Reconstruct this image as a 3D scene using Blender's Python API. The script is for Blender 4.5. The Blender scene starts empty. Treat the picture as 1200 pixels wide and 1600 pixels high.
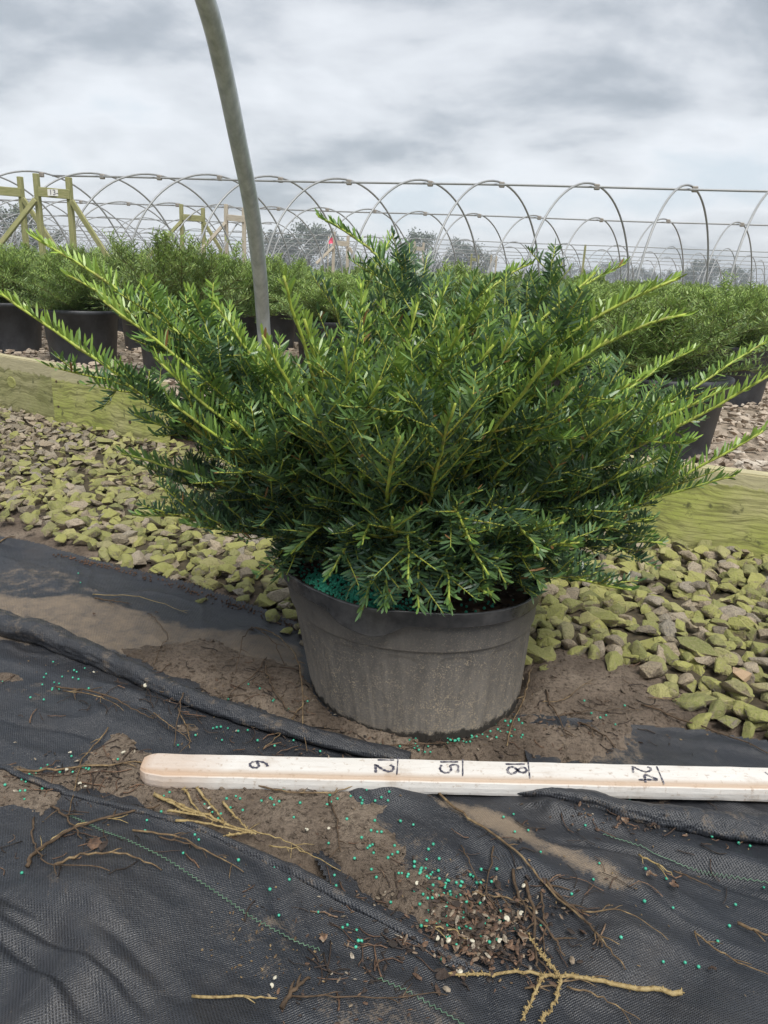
import bpy, math, random
import numpy as np
from math import radians, sin, cos, pi, tan, atan2, sqrt
from mathutils import Vector, Matrix, noise as mnoise
import bmesh

random.seed(7)
import time
T0 = time.time()
rng = np.random.default_rng(7)
SC = bpy.context.scene
COL = SC.collection

# ------------------------------------------------------------------ camera
CAM_H, PITCH, ROLL, F = 0.59, radians(17.5), radians(2.8), 1167.0
CAM_R = Matrix.Rotation(pi / 2 - PITCH, 3, 'X') @ Matrix.Rotation(ROLL, 3, 'Z')
cam_d = bpy.data.cameras.new('camera')
cam = bpy.data.objects.new('camera', cam_d)
COL.objects.link(cam)
cam.location = (0, 0, CAM_H)
cam.rotation_euler = CAM_R.to_euler()
cam_d.sensor_fit = 'VERTICAL'
cam_d.sensor_height = 24.0
cam_d.lens = 24.0 * F / 1600
cam_d.clip_start = 0.02
cam_d.clip_end = 3000
SC.camera = cam

# ------------------------------------------------------------------ sky and sun
SUN_EL, SUN_AZ = radians(60), radians(158)      # azimuth measured clockwise from +Y: behind, a little right
W = bpy.data.worlds.new('World')
SC.world = W
W.use_nodes = True
nt = W.node_tree
nt.nodes.clear()


def N(tree, typ, **kw):
    n = tree.nodes.new(typ)
    for k, v in kw.items():
        if k == 'ins':
            for a, b in v.items():
                n.inputs[a].default_value = b
        else:
            setattr(n, k, v)
    return n


def ramp(tree, stops, interp='LINEAR'):
    r = tree.nodes.new('ShaderNodeValToRGB')
    r.color_ramp.interpolation = interp
    el = r.color_ramp.elements
    while len(el) < len(stops):
        el.new(0.5)
    for e, (p, c) in zip(el, stops):
        e.position = p
        e.color = (*c, 1) if len(c) == 3 else c
    return r


sky = N(nt, 'ShaderNodeTexSky', sky_type='NISHITA', sun_disc=False, sun_elevation=SUN_EL, sun_rotation=SUN_AZ)
bg1 = N(nt, 'ShaderNodeBackground', ins={'Strength': 0.05})
nt.links.new(sky.outputs[0], bg1.inputs[0])
tc = N(nt, 'ShaderNodeTexCoord')
sep = N(nt, 'ShaderNodeSeparateXYZ')
nt.links.new(tc.outputs['Generated'], sep.inputs[0])
zc = N(nt, 'ShaderNodeMath', operation='MAXIMUM', ins={1: 0.0})
nt.links.new(sep.outputs[2], zc.inputs[0])
den = N(nt, 'ShaderNodeMath', operation='ADD', ins={1: 0.30})
nt.links.new(zc.outputs[0], den.inputs[0])
dx = N(nt, 'ShaderNodeMath', operation='DIVIDE')
dy = N(nt, 'ShaderNodeMath', operation='DIVIDE')
nt.links.new(sep.outputs[0], dx.inputs[0]); nt.links.new(den.outputs[0], dx.inputs[1])
nt.links.new(sep.outputs[1], dy.inputs[0]); nt.links.new(den.outputs[0], dy.inputs[1])
cmb = N(nt, 'ShaderNodeCombineXYZ', ins={2: 4.3})
nt.links.new(dx.outputs[0], cmb.inputs[0]); nt.links.new(dy.outputs[0], cmb.inputs[1])
mp = N(nt, 'ShaderNodeMapping')
mp.inputs['Location'].default_value = (3.4, 2.15, 0)
mp.inputs['Scale'].default_value = (1.0, 1.15, 1)
nt.links.new(cmb.outputs[0], mp.inputs[0])
cn = N(nt, 'ShaderNodeTexNoise', ins={'Scale': 1.7, 'Detail': 9.0, 'Roughness': 0.53, 'Distortion': 0.15})
nt.links.new(mp.outputs[0], cn.inputs['Vector'])
# cloud base is darkest partway up, paler towards the horizon; unseen zenith brightened for overhead light (an even overcast all the way round)
el_ramp = ramp(nt, [(0.0, (0.60, 0.60, 0.60)), (0.10, (0.50, 0.50, 0.50)), (0.18, (0.36, 0.36, 0.36)), (0.24, (0.14, 0.14, 0.14)), (0.29, (0.0, 0.0, 0.0)), (0.45, (0.16, 0.16, 0.16)), (1.0, (0.36, 0.36, 0.36))])
nt.links.new(zc.outputs[0], el_ramp.inputs[0])
cadd = N(nt, 'ShaderNodeMath', operation='MULTIPLY_ADD', ins={1: 0.40, 2: -0.112})
nt.links.new(el_ramp.outputs[0], cadd.inputs[0])
csum = N(nt, 'ShaderNodeMath', operation='ADD')
nt.links.new(cn.outputs[0], csum.inputs[0]); nt.links.new(cadd.outputs[0], csum.inputs[1])
ccol = ramp(nt, [(0.34, (0.29, 0.325, 0.36)), (0.44, (0.40, 0.435, 0.475)), (0.53, (0.62, 0.645, 0.68)), (0.63, (0.74, 0.765, 0.80)), (0.74, (0.60, 0.665, 0.72))])
nt.links.new(csum.outputs[0], ccol.inputs[0])
bg2 = N(nt, 'ShaderNodeBackground', ins={'Strength': 0.47})
nt.links.new(ccol.outputs[0], bg2.inputs[0])
mixs = N(nt, 'ShaderNodeMixShader', ins={0: 0.9})
nt.links.new(bg1.outputs[0], mixs.inputs[1]); nt.links.new(bg2.outputs[0], mixs.inputs[2])
wo = N(nt, 'ShaderNodeOutputWorld')
nt.links.new(mixs.outputs[0], wo.inputs[0])

sun_d = bpy.data.lights.new('sun', 'SUN')
sun_d.energy = 1.5
sun_d.angle = radians(32)
sun_d.color = (1.0, 0.955, 0.88)
sun = bpy.data.objects.new('sun', sun_d)
COL.objects.link(sun)
sd = Vector((sin(SUN_AZ) * cos(SUN_EL), cos(SUN_AZ) * cos(SUN_EL), sin(SUN_EL)))
sun.rotation_euler = sd.to_track_quat('Z', 'Y').to_euler()

SC.view_settings.view_transform = 'Standard'
SC.view_settings.look = 'None'
SC.view_settings.gamma = 1
SC.view_settings.use_curve_mapping = False
SC.view_settings.exposure = 1.45


# ------------------------------------------------------------------ helpers
def ray(px, py):
    return CAM_R @ Vector(((px - 600) / F, (800 - py) / F, -1))


def at(px, py, z=0.0):
    d = ray(px, py)
    return Vector((0, 0, CAM_H)) + d * ((z - CAM_H) / d.z)


def aty(px, py, y):
    d = ray(px, py)
    return Vector((0, 0, CAM_H)) + d * (y / d.y)


RT = CAM_R.transposed()


def proj(p):
    q = RT @ (Vector(p) - Vector((0, 0, CAM_H)))
    if q.z > -0.02:
        return (-9999, -9999, 0)
    return (600 - F * q.x / q.z, 800 + F * q.y / q.z, -q.z)


def mesh_np(name, V, Q=None, T=None, mats=(), smooth=True, attrs=None):
    V = np.asarray(V, dtype=np.float32).reshape(-1, 3)
    me = bpy.data.meshes.new(name)
    me.vertices.add(len(V))
    me.vertices.foreach_set('co', V.ravel())
    loops = []; tot = []
    if Q is not None and len(Q):
        Q = np.asarray(Q, dtype=np.int32).reshape(-1, 4); loops.append(Q.ravel()); tot.append(np.full(len(Q), 4, np.int32))
    if T is not None and len(T):
        T = np.asarray(T, dtype=np.int32).reshape(-1, 3); loops.append(T.ravel()); tot.append(np.full(len(T), 3, np.int32))
    L = np.concatenate(loops); tot = np.concatenate(tot)
    st = np.concatenate([[0], np.cumsum(tot)[:-1]]).astype(np.int32)
    me.loops.add(len(L)); me.loops.foreach_set('vertex_index', L)
    me.polygons.add(len(tot)); me.polygons.foreach_set('loop_start', st); me.polygons.foreach_set('loop_total', tot)
    me.polygons.foreach_set('use_smooth', np.full(len(tot), smooth, dtype=bool))
    for m in mats:
        me.materials.append(m)
    if attrs:
        for k, a in attrs.items():
            at_ = me.attributes.new(k, 'FLOAT', 'POINT')
            at_.data.foreach_set('value', np.asarray(a, dtype=np.float32))
    me.update()
    me.validate()
    return me


def link(name, me, parent=None, loc=None):
    o = bpy.data.objects.new(name, me)
    COL.objects.link(o)
    if parent is not None:
        o.parent = parent
    if loc is not None:
        o.location = loc
    return o


def tag(o, label=None, cat=None, group=None, kind=None):
    if label: o['label'] = label
    if cat: o['category'] = cat
    if group: o['group'] = group
    if kind: o['kind'] = kind
    return o


def tube(path, rad, n=6, cap=True):
    """vertices / quads / tris of a tube along a path (list of 3-vectors)"""
    P = np.asarray([tuple(p) for p in path], float)
    k = len(P)
    R = np.full(k, rad) if np.isscalar(rad) else np.asarray(rad, float)
    Tn = np.gradient(P, axis=0)
    Tn /= np.linalg.norm(Tn, axis=1)[:, None] + 1e-12
    ref = np.array([0, 0, 1.0]) if abs(Tn[0, 2]) < 0.9 else np.array([1.0, 0, 0])
    U = np.cross(Tn, ref); U /= np.linalg.norm(U, axis=1)[:, None] + 1e-9
    for i in range(1, k):
        if U[i] @ U[i - 1] < 0: U[i] = -U[i]
    Wv = np.cross(Tn, U)
    a = np.arange(n) * 2 * pi / n
    V = P[:, None, :] + R[:, None, None] * (np.cos(a)[None, :, None] * U[:, None, :] + np.sin(a)[None, :, None] * Wv[:, None, :])
    V = V.reshape(-1, 3)
    i = np.arange(k - 1)[:, None] * n; j = np.arange(n)[None, :]; j2 = (j + 1) % n
    Q = np.stack([i + j, i + j2, i + n + j2, i + n + j], -1).reshape(-1, 4)
    T = []
    if cap:
        V = np.vstack([V, P[0], P[-1]])
        c0, c1 = k * n, k * n + 1
        for q in range(n):
            T.append((c0, (q + 1) % n, q)); T.append((c1, (k - 1) * n + q, (k - 1) * n + (q + 1) % n))
    return V, Q, np.array(T, int).reshape(-1, 3)


class MB:
    def __init__(s):
        s.V = []; s.Q = []; s.T = []; s.A = []; s.n = 0

    def add(s, V, Q=None, T=None, a=0.0):
        V = np.asarray(V, float).reshape(-1, 3)
        s.V.append(V)
        if Q is not None and len(Q): s.Q.append(np.asarray(Q, int).reshape(-1, 4) + s.n)
        if T is not None and len(T): s.T.append(np.asarray(T, int).reshape(-1, 3) + s.n)
        s.A.append(np.full(len(V), a) if np.isscalar(a) else np.asarray(a))
        s.n += len(V)

    def mesh(s, name, mats, smooth=True, attr='val'):
        return mesh_np(name, np.vstack(s.V), np.vstack(s.Q) if s.Q else None, np.vstack(s.T) if s.T else None, mats, smooth, {attr: np.concatenate(s.A)})


def smooth_path(pts, n=8):
    P = [Vector(p) for p in pts]
    P = [P[0] * 2 - P[1]] + P + [P[-1] * 2 - P[-2]]
    out = []
    for i in range(1, len(P) - 2):
        for k in range(n):
            t = k / n
            a, b, c, d = P[i - 1], P[i], P[i + 1], P[i + 2]
            out.append(0.5 * ((2 * b) + (c - a) * t + (2 * a - 5 * b + 4 * c - d) * t * t + (3 * b - a - 3 * c + d) * t ** 3))
    out.append(P[-2])
    return out


def vnoise(X, Y, scale, seed=0, octaves=3):
    """cheap vectorised value noise in [-1,1]"""
    out = np.zeros_like(X, float); amp = 1.0; tot = 0
    for o in range(octaves):
        xs = X * scale + seed * 17.3 + o * 5.1; ys = Y * scale + seed * 9.7 + o * 3.3
        xi = np.floor(xs).astype(np.int64); yi = np.floor(ys).astype(np.int64)
        fx = xs - xi; fy = ys - yi
        fx = fx * fx * (3 - 2 * fx); fy = fy * fy * (3 - 2 * fy)

        def h(a, b):
            v = (a * 374761393 + b * 668265263 + (seed + o) * 974634777) & 0xffffffff
            v = ((v ^ (v >> 13)) * 1274126177) & 0xffffffff
            return ((v ^ (v >> 16)) & 0xffff) / 32767.5 - 1
        n = (h(xi, yi) * (1 - fx) + h(xi + 1, yi) * fx) * (1 - fy) + (h(xi, yi + 1) * (1 - fx) + h(xi + 1, yi + 1) * fx) * fy
        out += n * amp; tot += amp; amp *= 0.5; scale *= 2.03
    return out / tot


def seg_dist(X, Y, poly):
    """distance to a polyline and the parameter 0..1 along it"""
    best = np.full(X.shape, 1e9); par = np.zeros(X.shape); side = np.zeros(X.shape)
    m = len(poly) - 1
    for i in range(m):
        ax, ay = poly[i][0], poly[i][1]; bx, by = poly[i + 1][0], poly[i + 1][1]
        dx_, dy_ = bx - ax, by - ay
        t = np.clip(((X - ax) * dx_ + (Y - ay) * dy_) / (dx_ * dx_ + dy_ * dy_ + 1e-12), 0, 1)
        d = np.hypot(X - ax - t * dx_, Y - ay - t * dy_)
        k = d < best
        best = np.where(k, d, best); par = np.where(k, (i + t) / m, par)
        side = np.where(k, np.sign(dx_ * (Y - ay) - dy_ * (X - ax)), side)
    return best, par, side


def sdf(X, Y, poly):
    """signed distance, positive inside"""
    d, _, _ = seg_dist(X, Y, list(poly) + [poly[0]])
    ins = np.zeros(X.shape, bool); m = len(poly); j = m - 1
    for i in range(m):
        xi, yi = poly[i][0], poly[i][1]; xj, yj = poly[j][0], poly[j][1]
        c = ((yi > Y) != (yj > Y)) & (X < (xj - xi) * (Y - yi) / (yj - yi + 1e-12) + xi)
        ins ^= c; j = i
    return np.where(ins, d, -d)


def G(pts, z=0.0):
    return [at(x, y, z) for x, y in pts]


# ------------------------------------------------------------------ materials
def mat(name, rough=0.6, spec=0.5):
    m = bpy.data.materials.new(name); m.use_nodes = True
    t = m.node_tree; b = t.nodes['Principled BSDF']
    b.inputs['Roughness'].default_value = rough
    b.inputs['Specular IOR Level'].default_value = spec
    return m, t, b


def coords(t, kind='Object', scale=(1, 1, 1)):
    c = N(t, 'ShaderNodeTexCoord')
    mpp = N(t, 'ShaderNodeMapping')
    mpp.inputs['Scale'].default_value = scale
    t.links.new(c.outputs[kind], mpp.inputs[0])
    return mpp.outputs[0]


def noise(t, vec, scale, detail=4, rough=0.55, dist=0.0):
    n = N(t, 'ShaderNodeTexNoise', ins={'Scale': scale, 'Detail': detail, 'Roughness': rough, 'Distortion': dist})
    if vec is not None: t.links.new(vec, n.inputs['Vector'])
    return n.outputs[0]


def mixc(t, fac, a, b, mode='MIX'):
    m = N(t, 'ShaderNodeMix', data_type='RGBA', blend_type=mode)
    for s, v in ((0, fac), (6, a), (7, b)):
        if isinstance(v, (int, float)): m.inputs[s].default_value = v
        elif isinstance(v, tuple): m.inputs[s].default_value = (*v, 1) if len(v) == 3 else v
        else: t.links.new(v, m.inputs[s])
    return m.outputs[2]


def math_(t, op, a, b=0.0, c=None, clamp=False):
    m = N(t, 'ShaderNodeMath', operation=op, use_clamp=clamp)
    for s, v in ((0, a), (1, b), (2, c)):
        if v is None: continue
        if isinstance(v, (int, float)): m.inputs[s].default_value = v
        else: t.links.new(v, m.inputs[s])
    return m.outputs[0]


def bump(t, b, h, strength=0.5, dist=0.01, prev=None):
    n = N(t, 'ShaderNodeBump', ins={'Strength': strength, 'Distance': dist})
    t.links.new(h, n.inputs['Height'])
    if prev is not None: t.links.new(prev, n.inputs['Normal'])
    t.links.new(n.outputs[0], b.inputs['Normal'])
    return n.outputs[0]


def rmp(t, v, stops, interp='LINEAR'):
    r = ramp(t, stops, interp); t.links.new(v, r.inputs[0]); return r.outputs[0]


def attr(t, name):
    return N(t, 'ShaderNodeAttribute', attribute_name=name).outputs['Fac']


def leaf_mat(name, stops, rough=0.38, trans=0.18, var=0.5):
    m, t, b = mat(name, rough, 0.5)
    a = attr(t, 'val')
    r = rmp(t, a, stops)
    oi = N(t, 'ShaderNodeObjectInfo').outputs['Random']
    v = math_(t, 'MULTIPLY_ADD', oi, 0.3, 0.85)
    col = mixc(t, 1.0, r, N(t, 'ShaderNodeCombineColor').outputs[0], 'MULTIPLY')
    cc = t.nodes[-1]
    comb = [n for n in t.nodes if n.bl_idname == 'ShaderNodeCombineColor'][0]
    for i in range(3): t.links.new(v, comb.inputs[i])
    t.links.new(col, b.inputs['Base Color'])
    tr = N(t, 'ShaderNodeBsdfTranslucent')
    t.links.new(col, tr.inputs[0])
    mx = N(t, 'ShaderNodeMixShader', ins={0: trans})
    out = [n for n in t.nodes if n.bl_idname == 'ShaderNodeOutputMaterial'][0]
    t.links.new(b.outputs[0], mx.inputs[1]); t.links.new(tr.outputs[0], mx.inputs[2])
    t.links.new(mx.outputs[0], out.inputs[0])
    return m


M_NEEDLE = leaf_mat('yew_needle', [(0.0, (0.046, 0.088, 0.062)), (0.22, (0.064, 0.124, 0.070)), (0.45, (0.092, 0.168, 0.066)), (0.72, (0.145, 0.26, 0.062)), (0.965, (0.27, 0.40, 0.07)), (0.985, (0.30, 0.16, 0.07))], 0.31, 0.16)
M_FARLEAF = leaf_mat('distant_yew_needle', [(0.0, (0.070, 0.125, 0.050)), (0.4, (0.155, 0.245, 0.068)), (0.75, (0.27, 0.38, 0.09)), (1.0, (0.30, 0.42, 0.10))], 0.45, 0.2)


def stem_mat():
    m, t, b = mat('yew_stem', 0.55)
    c = rmp(t, attr(t, 'val'), [(0.0, (0.10, 0.045, 0.025)), (0.25, (0.22, 0.085, 0.04)), (0.42, (0.34, 0.17, 0.04)), (0.58, (0.34, 0.38, 0.05)), (1.0, (0.38, 0.47, 0.07))])
    n = noise(t, coords(t), 90, 3)
    c2 = mixc(t, rmp(t, n, [(0.45, (0, 0, 0)), (0.7, (0.6, 0.6, 0.6))]), c, (0.17, 0.10, 0.05))
    t.links.new(c2, b.inputs['Base Color'])
    bump(t, b, n, 0.4, 0.002)
    return m


M_STEM = stem_mat()


def bump_simple(name, stops, scale, rough=0.85, bstr=0.6, bdist=0.004, spec=0.3, kind='Object', sc=(1, 1, 1), detail=6):
    m, t, b = mat(name, rough, spec)
    v = coords(t, kind, sc)
    n = noise(t, v, scale, detail, 0.62)
    t.links.new(rmp(t, n, stops), b.inputs['Base Color'])
    bump(t, b, n, bstr, bdist)
    return m


def soil_mat():
    m, t, b = mat('damp_soil', 0.8, 0.35)
    v = coords(t)
    n1 = noise(t, v, 9, 5); n2 = noise(t, v, 160, 5, 0.7); n3 = noise(t, v, 600, 3, 0.7)
    c = rmp(t, n1, [(0.34, (0.15, 0.115, 0.088)), (0.5, (0.25, 0.195, 0.15)), (0.66, (0.36, 0.29, 0.225))])
    c = mixc(t, rmp(t, n2, [(0.36, (0.8, 0.8, 0.8)), (0.52, (0, 0, 0))]), c, (0.085, 0.064, 0.048))
    c = mixc(t, rmp(t, n3, [(0.60, (0, 0, 0)), (0.70, (0.7, 0.7, 0.7))]), c, (0.36, 0.29, 0.2))
    t.links.new(c, b.inputs['Base Color'])
    h = math_(t, 'ADD', math_(t, 'MULTIPLY', n2, 1.0), math_(t, 'MULTIPLY', n3, 0.5))
    bump(t, b, h, 1.0, 0.010)
    return m


M_SOIL = soil_mat()


def cloth_mat():
    m, t, b = mat('woven_weed_cloth', 0.42, 0.5)
    v = coords(t)
    rot = N(t, 'ShaderNodeMapping'); rot.inputs['Rotation'].default_value = (0, 0, radians(-24))
    t.links.new(v, rot.inputs[0])
    w1 = N(t, 'ShaderNodeTexWave', wave_type='BANDS', bands_direction='X', ins={'Scale': 125.0, 'Distortion': 0.6, 'Detail': 1.0, 'Detail Scale': 2.0})
    w2 = N(t, 'ShaderNodeTexWave', wave_type='BANDS', bands_direction='Y', ins={'Scale': 160.0, 'Distortion': 0.5, 'Detail': 1.0, 'Detail Scale': 2.0})
    t.links.new(rot.outputs[0], w1.inputs['Vector']); t.links.new(rot.outputs[0], w2.inputs['Vector'])
    weave = math_(t, 'MAXIMUM', w1.outputs['Fac'], w2.outputs['Fac'])
    n1 = noise(t, v, 6, 6, 0.6); n2 = noise(t, v, 45, 5, 0.7); n3 = noise(t, v, 420, 3, 0.7)
    base = rmp(t, weave, [(0.2, (0.005, 0.006, 0.008)), (0.9, (0.032, 0.036, 0.045))])
    # thin silt film, thicker where the dust attribute says
    d = attr(t, 'val')
    film = math_(t, 'MULTIPLY', rmp(t, n1, [(0.46, (0, 0, 0)), (0.78, (0.16, 0.16, 0.16))]), rmp(t, n2, [(0.3, (0.2, 0.2, 0.2)), (0.7, (1, 1, 1))]))
    dsum = math_(t, 'ADD', d, math_(t, 'ADD', math_(t, 'MULTIPLY', math_(t, 'SUBTRACT', n2, 0.5), 1.5), math_(t, 'MULTIPLY', math_(t, 'SUBTRACT', n3, 0.5), 0.9)))
    dn = rmp(t, dsum, [(0.30, (0, 0, 0)), (0.55, (0.55, 0.55, 0.55)), (0.95, (0.95, 0.95, 0.95))])
    tot = math_(t, 'ADD', film, dn, clamp=True)
    tot = math_(t, 'MULTIPLY', tot, rmp(t, weave, [(0.1, (1, 1, 1)), (1.0, (0.72, 0.72, 0.72))]))
    c = mixc(t, tot, base, (0.24, 0.185, 0.13))
    c = mixc(t, rmp(t, n3, [(0.68, (0, 0, 0)), (0.75, (0.6, 0.6, 0.6))]), c, (0.20, 0.18, 0.14))
    t.links.new(c, b.inputs['Base Color'])
    t.links.new(math_(t, 'MULTIPLY_ADD', tot, 0.5, 0.36), b.inputs['Roughness'])
    bp = bump(t, b, weave, 0.45, 0.0012)
    bump(t, b, math_(t, 'ADD', n2, math_(t, 'MULTIPLY', n3, .3)), 0.5, 0.004, bp)
    return m


M_CLOTH = cloth_mat()


def stone_mat(name, moss):
    m, t, b = mat(name, 0.82, 0.3)
    v = coords(t)
    ge = N(t, 'ShaderNodeNewGeometry')
    r = attr(t, 'val') if moss == 'attr' else N(t, 'ShaderNodeObjectInfo').outputs['Random']
    n = noise(t, ge.outputs['Position'], 60, 5, 0.65); n2 = noise(t, ge.outputs['Position'], 260, 4, 0.7)
    r2 = math_(t, 'FRACT', math_(t, 'MULTIPLY', r, 7.31))
    stone = rmp(t, r2, [(0.0, (0.19, 0.165, 0.135)), (0.35, (0.40, 0.325, 0.24)), (0.6, (0.52, 0.43, 0.32)), (0.8, (0.32, 0.29, 0.25)), (1.0, (0.52, 0.43, 0.33))])
    stone = mixc(t, rmp(t, n2, [(0.35, (0.6, 0.6, 0.6)), (0.6, (0, 0, 0))]), stone, (0.13, 0.11, 0.085))
    r3 = math_(t, 'FRACT', math_(t, 'MULTIPLY', r, 13.7))
    green = rmp(t, r3, [(0.0, (0.19, 0.205, 0.07)), (0.3, (0.30, 0.312, 0.095)), (0.6, (0.39, 0.39, 0.12)), (0.85, (0.26, 0.265, 0.105)), (1.0, (0.47, 0.45, 0.18))])
    sepn = N(t, 'ShaderNodeSeparateXYZ'); t.links.new(ge.outputs['Normal'], sepn.inputs[0])
    # bare stones: random > 0.86; moss patchy, thinner underneath
    bare = rmp(t, r, [(0.72, (0, 0, 0)), (0.78, (0.9, 0.9, 0.9))]) if moss != 'none' else None
    if moss == 'none':
        c = stone
    else:
        k = math_(t, 'ADD', math_(t, 'MULTIPLY', sepn.outputs[2], 0.25), n)
        k = math_(t, 'ADD', k, math_(t, 'MULTIPLY', math_(t, 'SUBTRACT', n2, 0.5), 0.7))
        k = rmp(t, k, [(0.38, (0, 0, 0)), (0.58, (0.93, 0.93, 0.93))])
        k = math_(t, 'SUBTRACT', k, bare, clamp=True)
        c = mixc(t, k, stone, green)
        c = mixc(t, rmp(t, n2, [(0.50, (0, 0, 0)), (0.68, (0.6, 0.6, 0.6))]), c, (0.34, 0.29, 0.17))
        c = mixc(t, rmp(t, n2, [(0.30, (0.4, 0.4, 0.4)), (0.42, (0, 0, 0))]), c, (0.10, 0.105, 0.05))
    t.links.new(c, b.inputs['Base Color'])
    bump(t, b, math_(t, 'ADD', n2, n), 0.9, 0.006)
    return m


M_MOSS = stone_mat('mossy_stone', 'rand')
M_MOSSA = stone_mat('mossy_stone_mass', 'attr')


def bare_mat():
    m, t, b = mat('bare_gravel_stone', 0.8, 0.3)
    r = attr(t, 'val')
    ge = N(t, 'ShaderNodeNewGeometry')
    n2 = noise(t, ge.outputs['Position'], 200, 4, 0.7)
    c = rmp(t, r, [(0.0, (0.30, 0.25, 0.20)), (0.3, (0.48, 0.40, 0.32)), (0.55, (0.56, 0.48, 0.39)), (0.8, (0.42, 0.33, 0.255)), (1.0, (0.64, 0.58, 0.50))])
    c = mixc(t, rmp(t, n2, [(0.35, (0.5, 0.5, 0.5)), (0.6, (0, 0, 0))]), c, (0.16, 0.13, 0.10))
    t.links.new(c, b.inputs['Base Color'])
    bump(t, b, n2, 0.6, 0.003)
    return m


M_BARE = bare_mat()


def board_mat(seed):
    m, t, b = mat('algae_stained_timber', 0.75, 0.3)
    v = coords(t, 'Object')
    off = N(t, 'ShaderNodeMapping'); off.inputs['Location'].default_value = (seed * 3.7, seed, seed * 1.3); off.inputs['Scale'].default_value = (1, 1, 1)
    t.links.new(v, off.inputs[0])
    st = N(t, 'ShaderNodeMapping'); st.inputs['Scale'].default_value = (2.2, 9, 22)
    t.links.new(off.outputs[0], st.inputs[0])
    warp = noise(t, off.outputs[0], 4.0, 3)
    vv = N(t, 'ShaderNodeVectorMath', operation='MULTIPLY_ADD')
    t.links.new(warp, vv.inputs[0]); vv.inputs[1].default_value = (0.5, 0.5, 3.2); t.links.new(st.outputs[0], vv.inputs[2])
    g = N(t, 'ShaderNodeTexNoise', ins={'Scale': 3.2, 'Detail': 5.0, 'Roughness': 0.65}); t.links.new(vv.outputs[0], g.inputs['Vector'])
    rs = N(t, 'ShaderNodeMapping'); rs.inputs['Scale'].default_value = (0.22, 0.5, 1); t.links.new(off.outputs[0], rs.inputs[0])
    rings = N(t, 'ShaderNodeTexWave', wave_type='BANDS', bands_direction='Z', ins={'Scale': 26.0, 'Distortion': 5.0, 'Detail': 3.0, 'Detail Scale': 1.2, 'Detail Roughness': 0.55})
    t.links.new(rs.outputs[0], rings.inputs['Vector'])
    n1 = noise(t, off.outputs[0], 5.5, 5, 0.6); n2 = noise(t, off.outputs[0], 30, 5, 0.65)
    c = rmp(t, n1, [(0.3, (0.31, 0.37, 0.07)), (0.5, (0.42, 0.44, 0.14)), (0.7, (0.52, 0.49, 0.25))] if seed != 1 else [(0.3, (0.27, 0.29, 0.11)), (0.5, (0.36, 0.35, 0.17)), (0.7, (0.44, 0.41, 0.24))])
    c = mixc(t, rmp(t, g.outputs[0], [(0.38, (0.75, 0.75, 0.75)), (0.52, (0, 0, 0))]), c, (0.15, 0.15, 0.06))
    c = mixc(t, rmp(t, rings.outputs['Fac'], [(0.0, (0.5, 0.5, 0.5)), (0.25, (0, 0, 0))]), c, (0.20, 0.195, 0.08))
    c = mixc(t, rmp(t, n2, [(0.58, (0, 0, 0)), (0.68, (0.85, 0.85, 0.85))]), c, (0.09, 0.095, 0.045))
    sp = N(t, 'ShaderNodeSeparateXYZ'); t.links.new(v, sp.inputs[0])
    top = rmp(t, math_(t, 'ADD', math_(t, 'MULTIPLY', sp.outputs[2], 5.0), math_(t, 'MULTIPLY', n2, .25)), [(0.97, (0, 0, 0)), (1.06, (0.75, 0.75, 0.75))])
    c = mixc(t, top, c, (0.50, 0.45, 0.30))
    t.links.new(c, b.inputs['Base Color'])
    bump(t, b, math_(t, 'ADD', g.outputs[0], n2), 0.5, 0.004)
    return m


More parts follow.
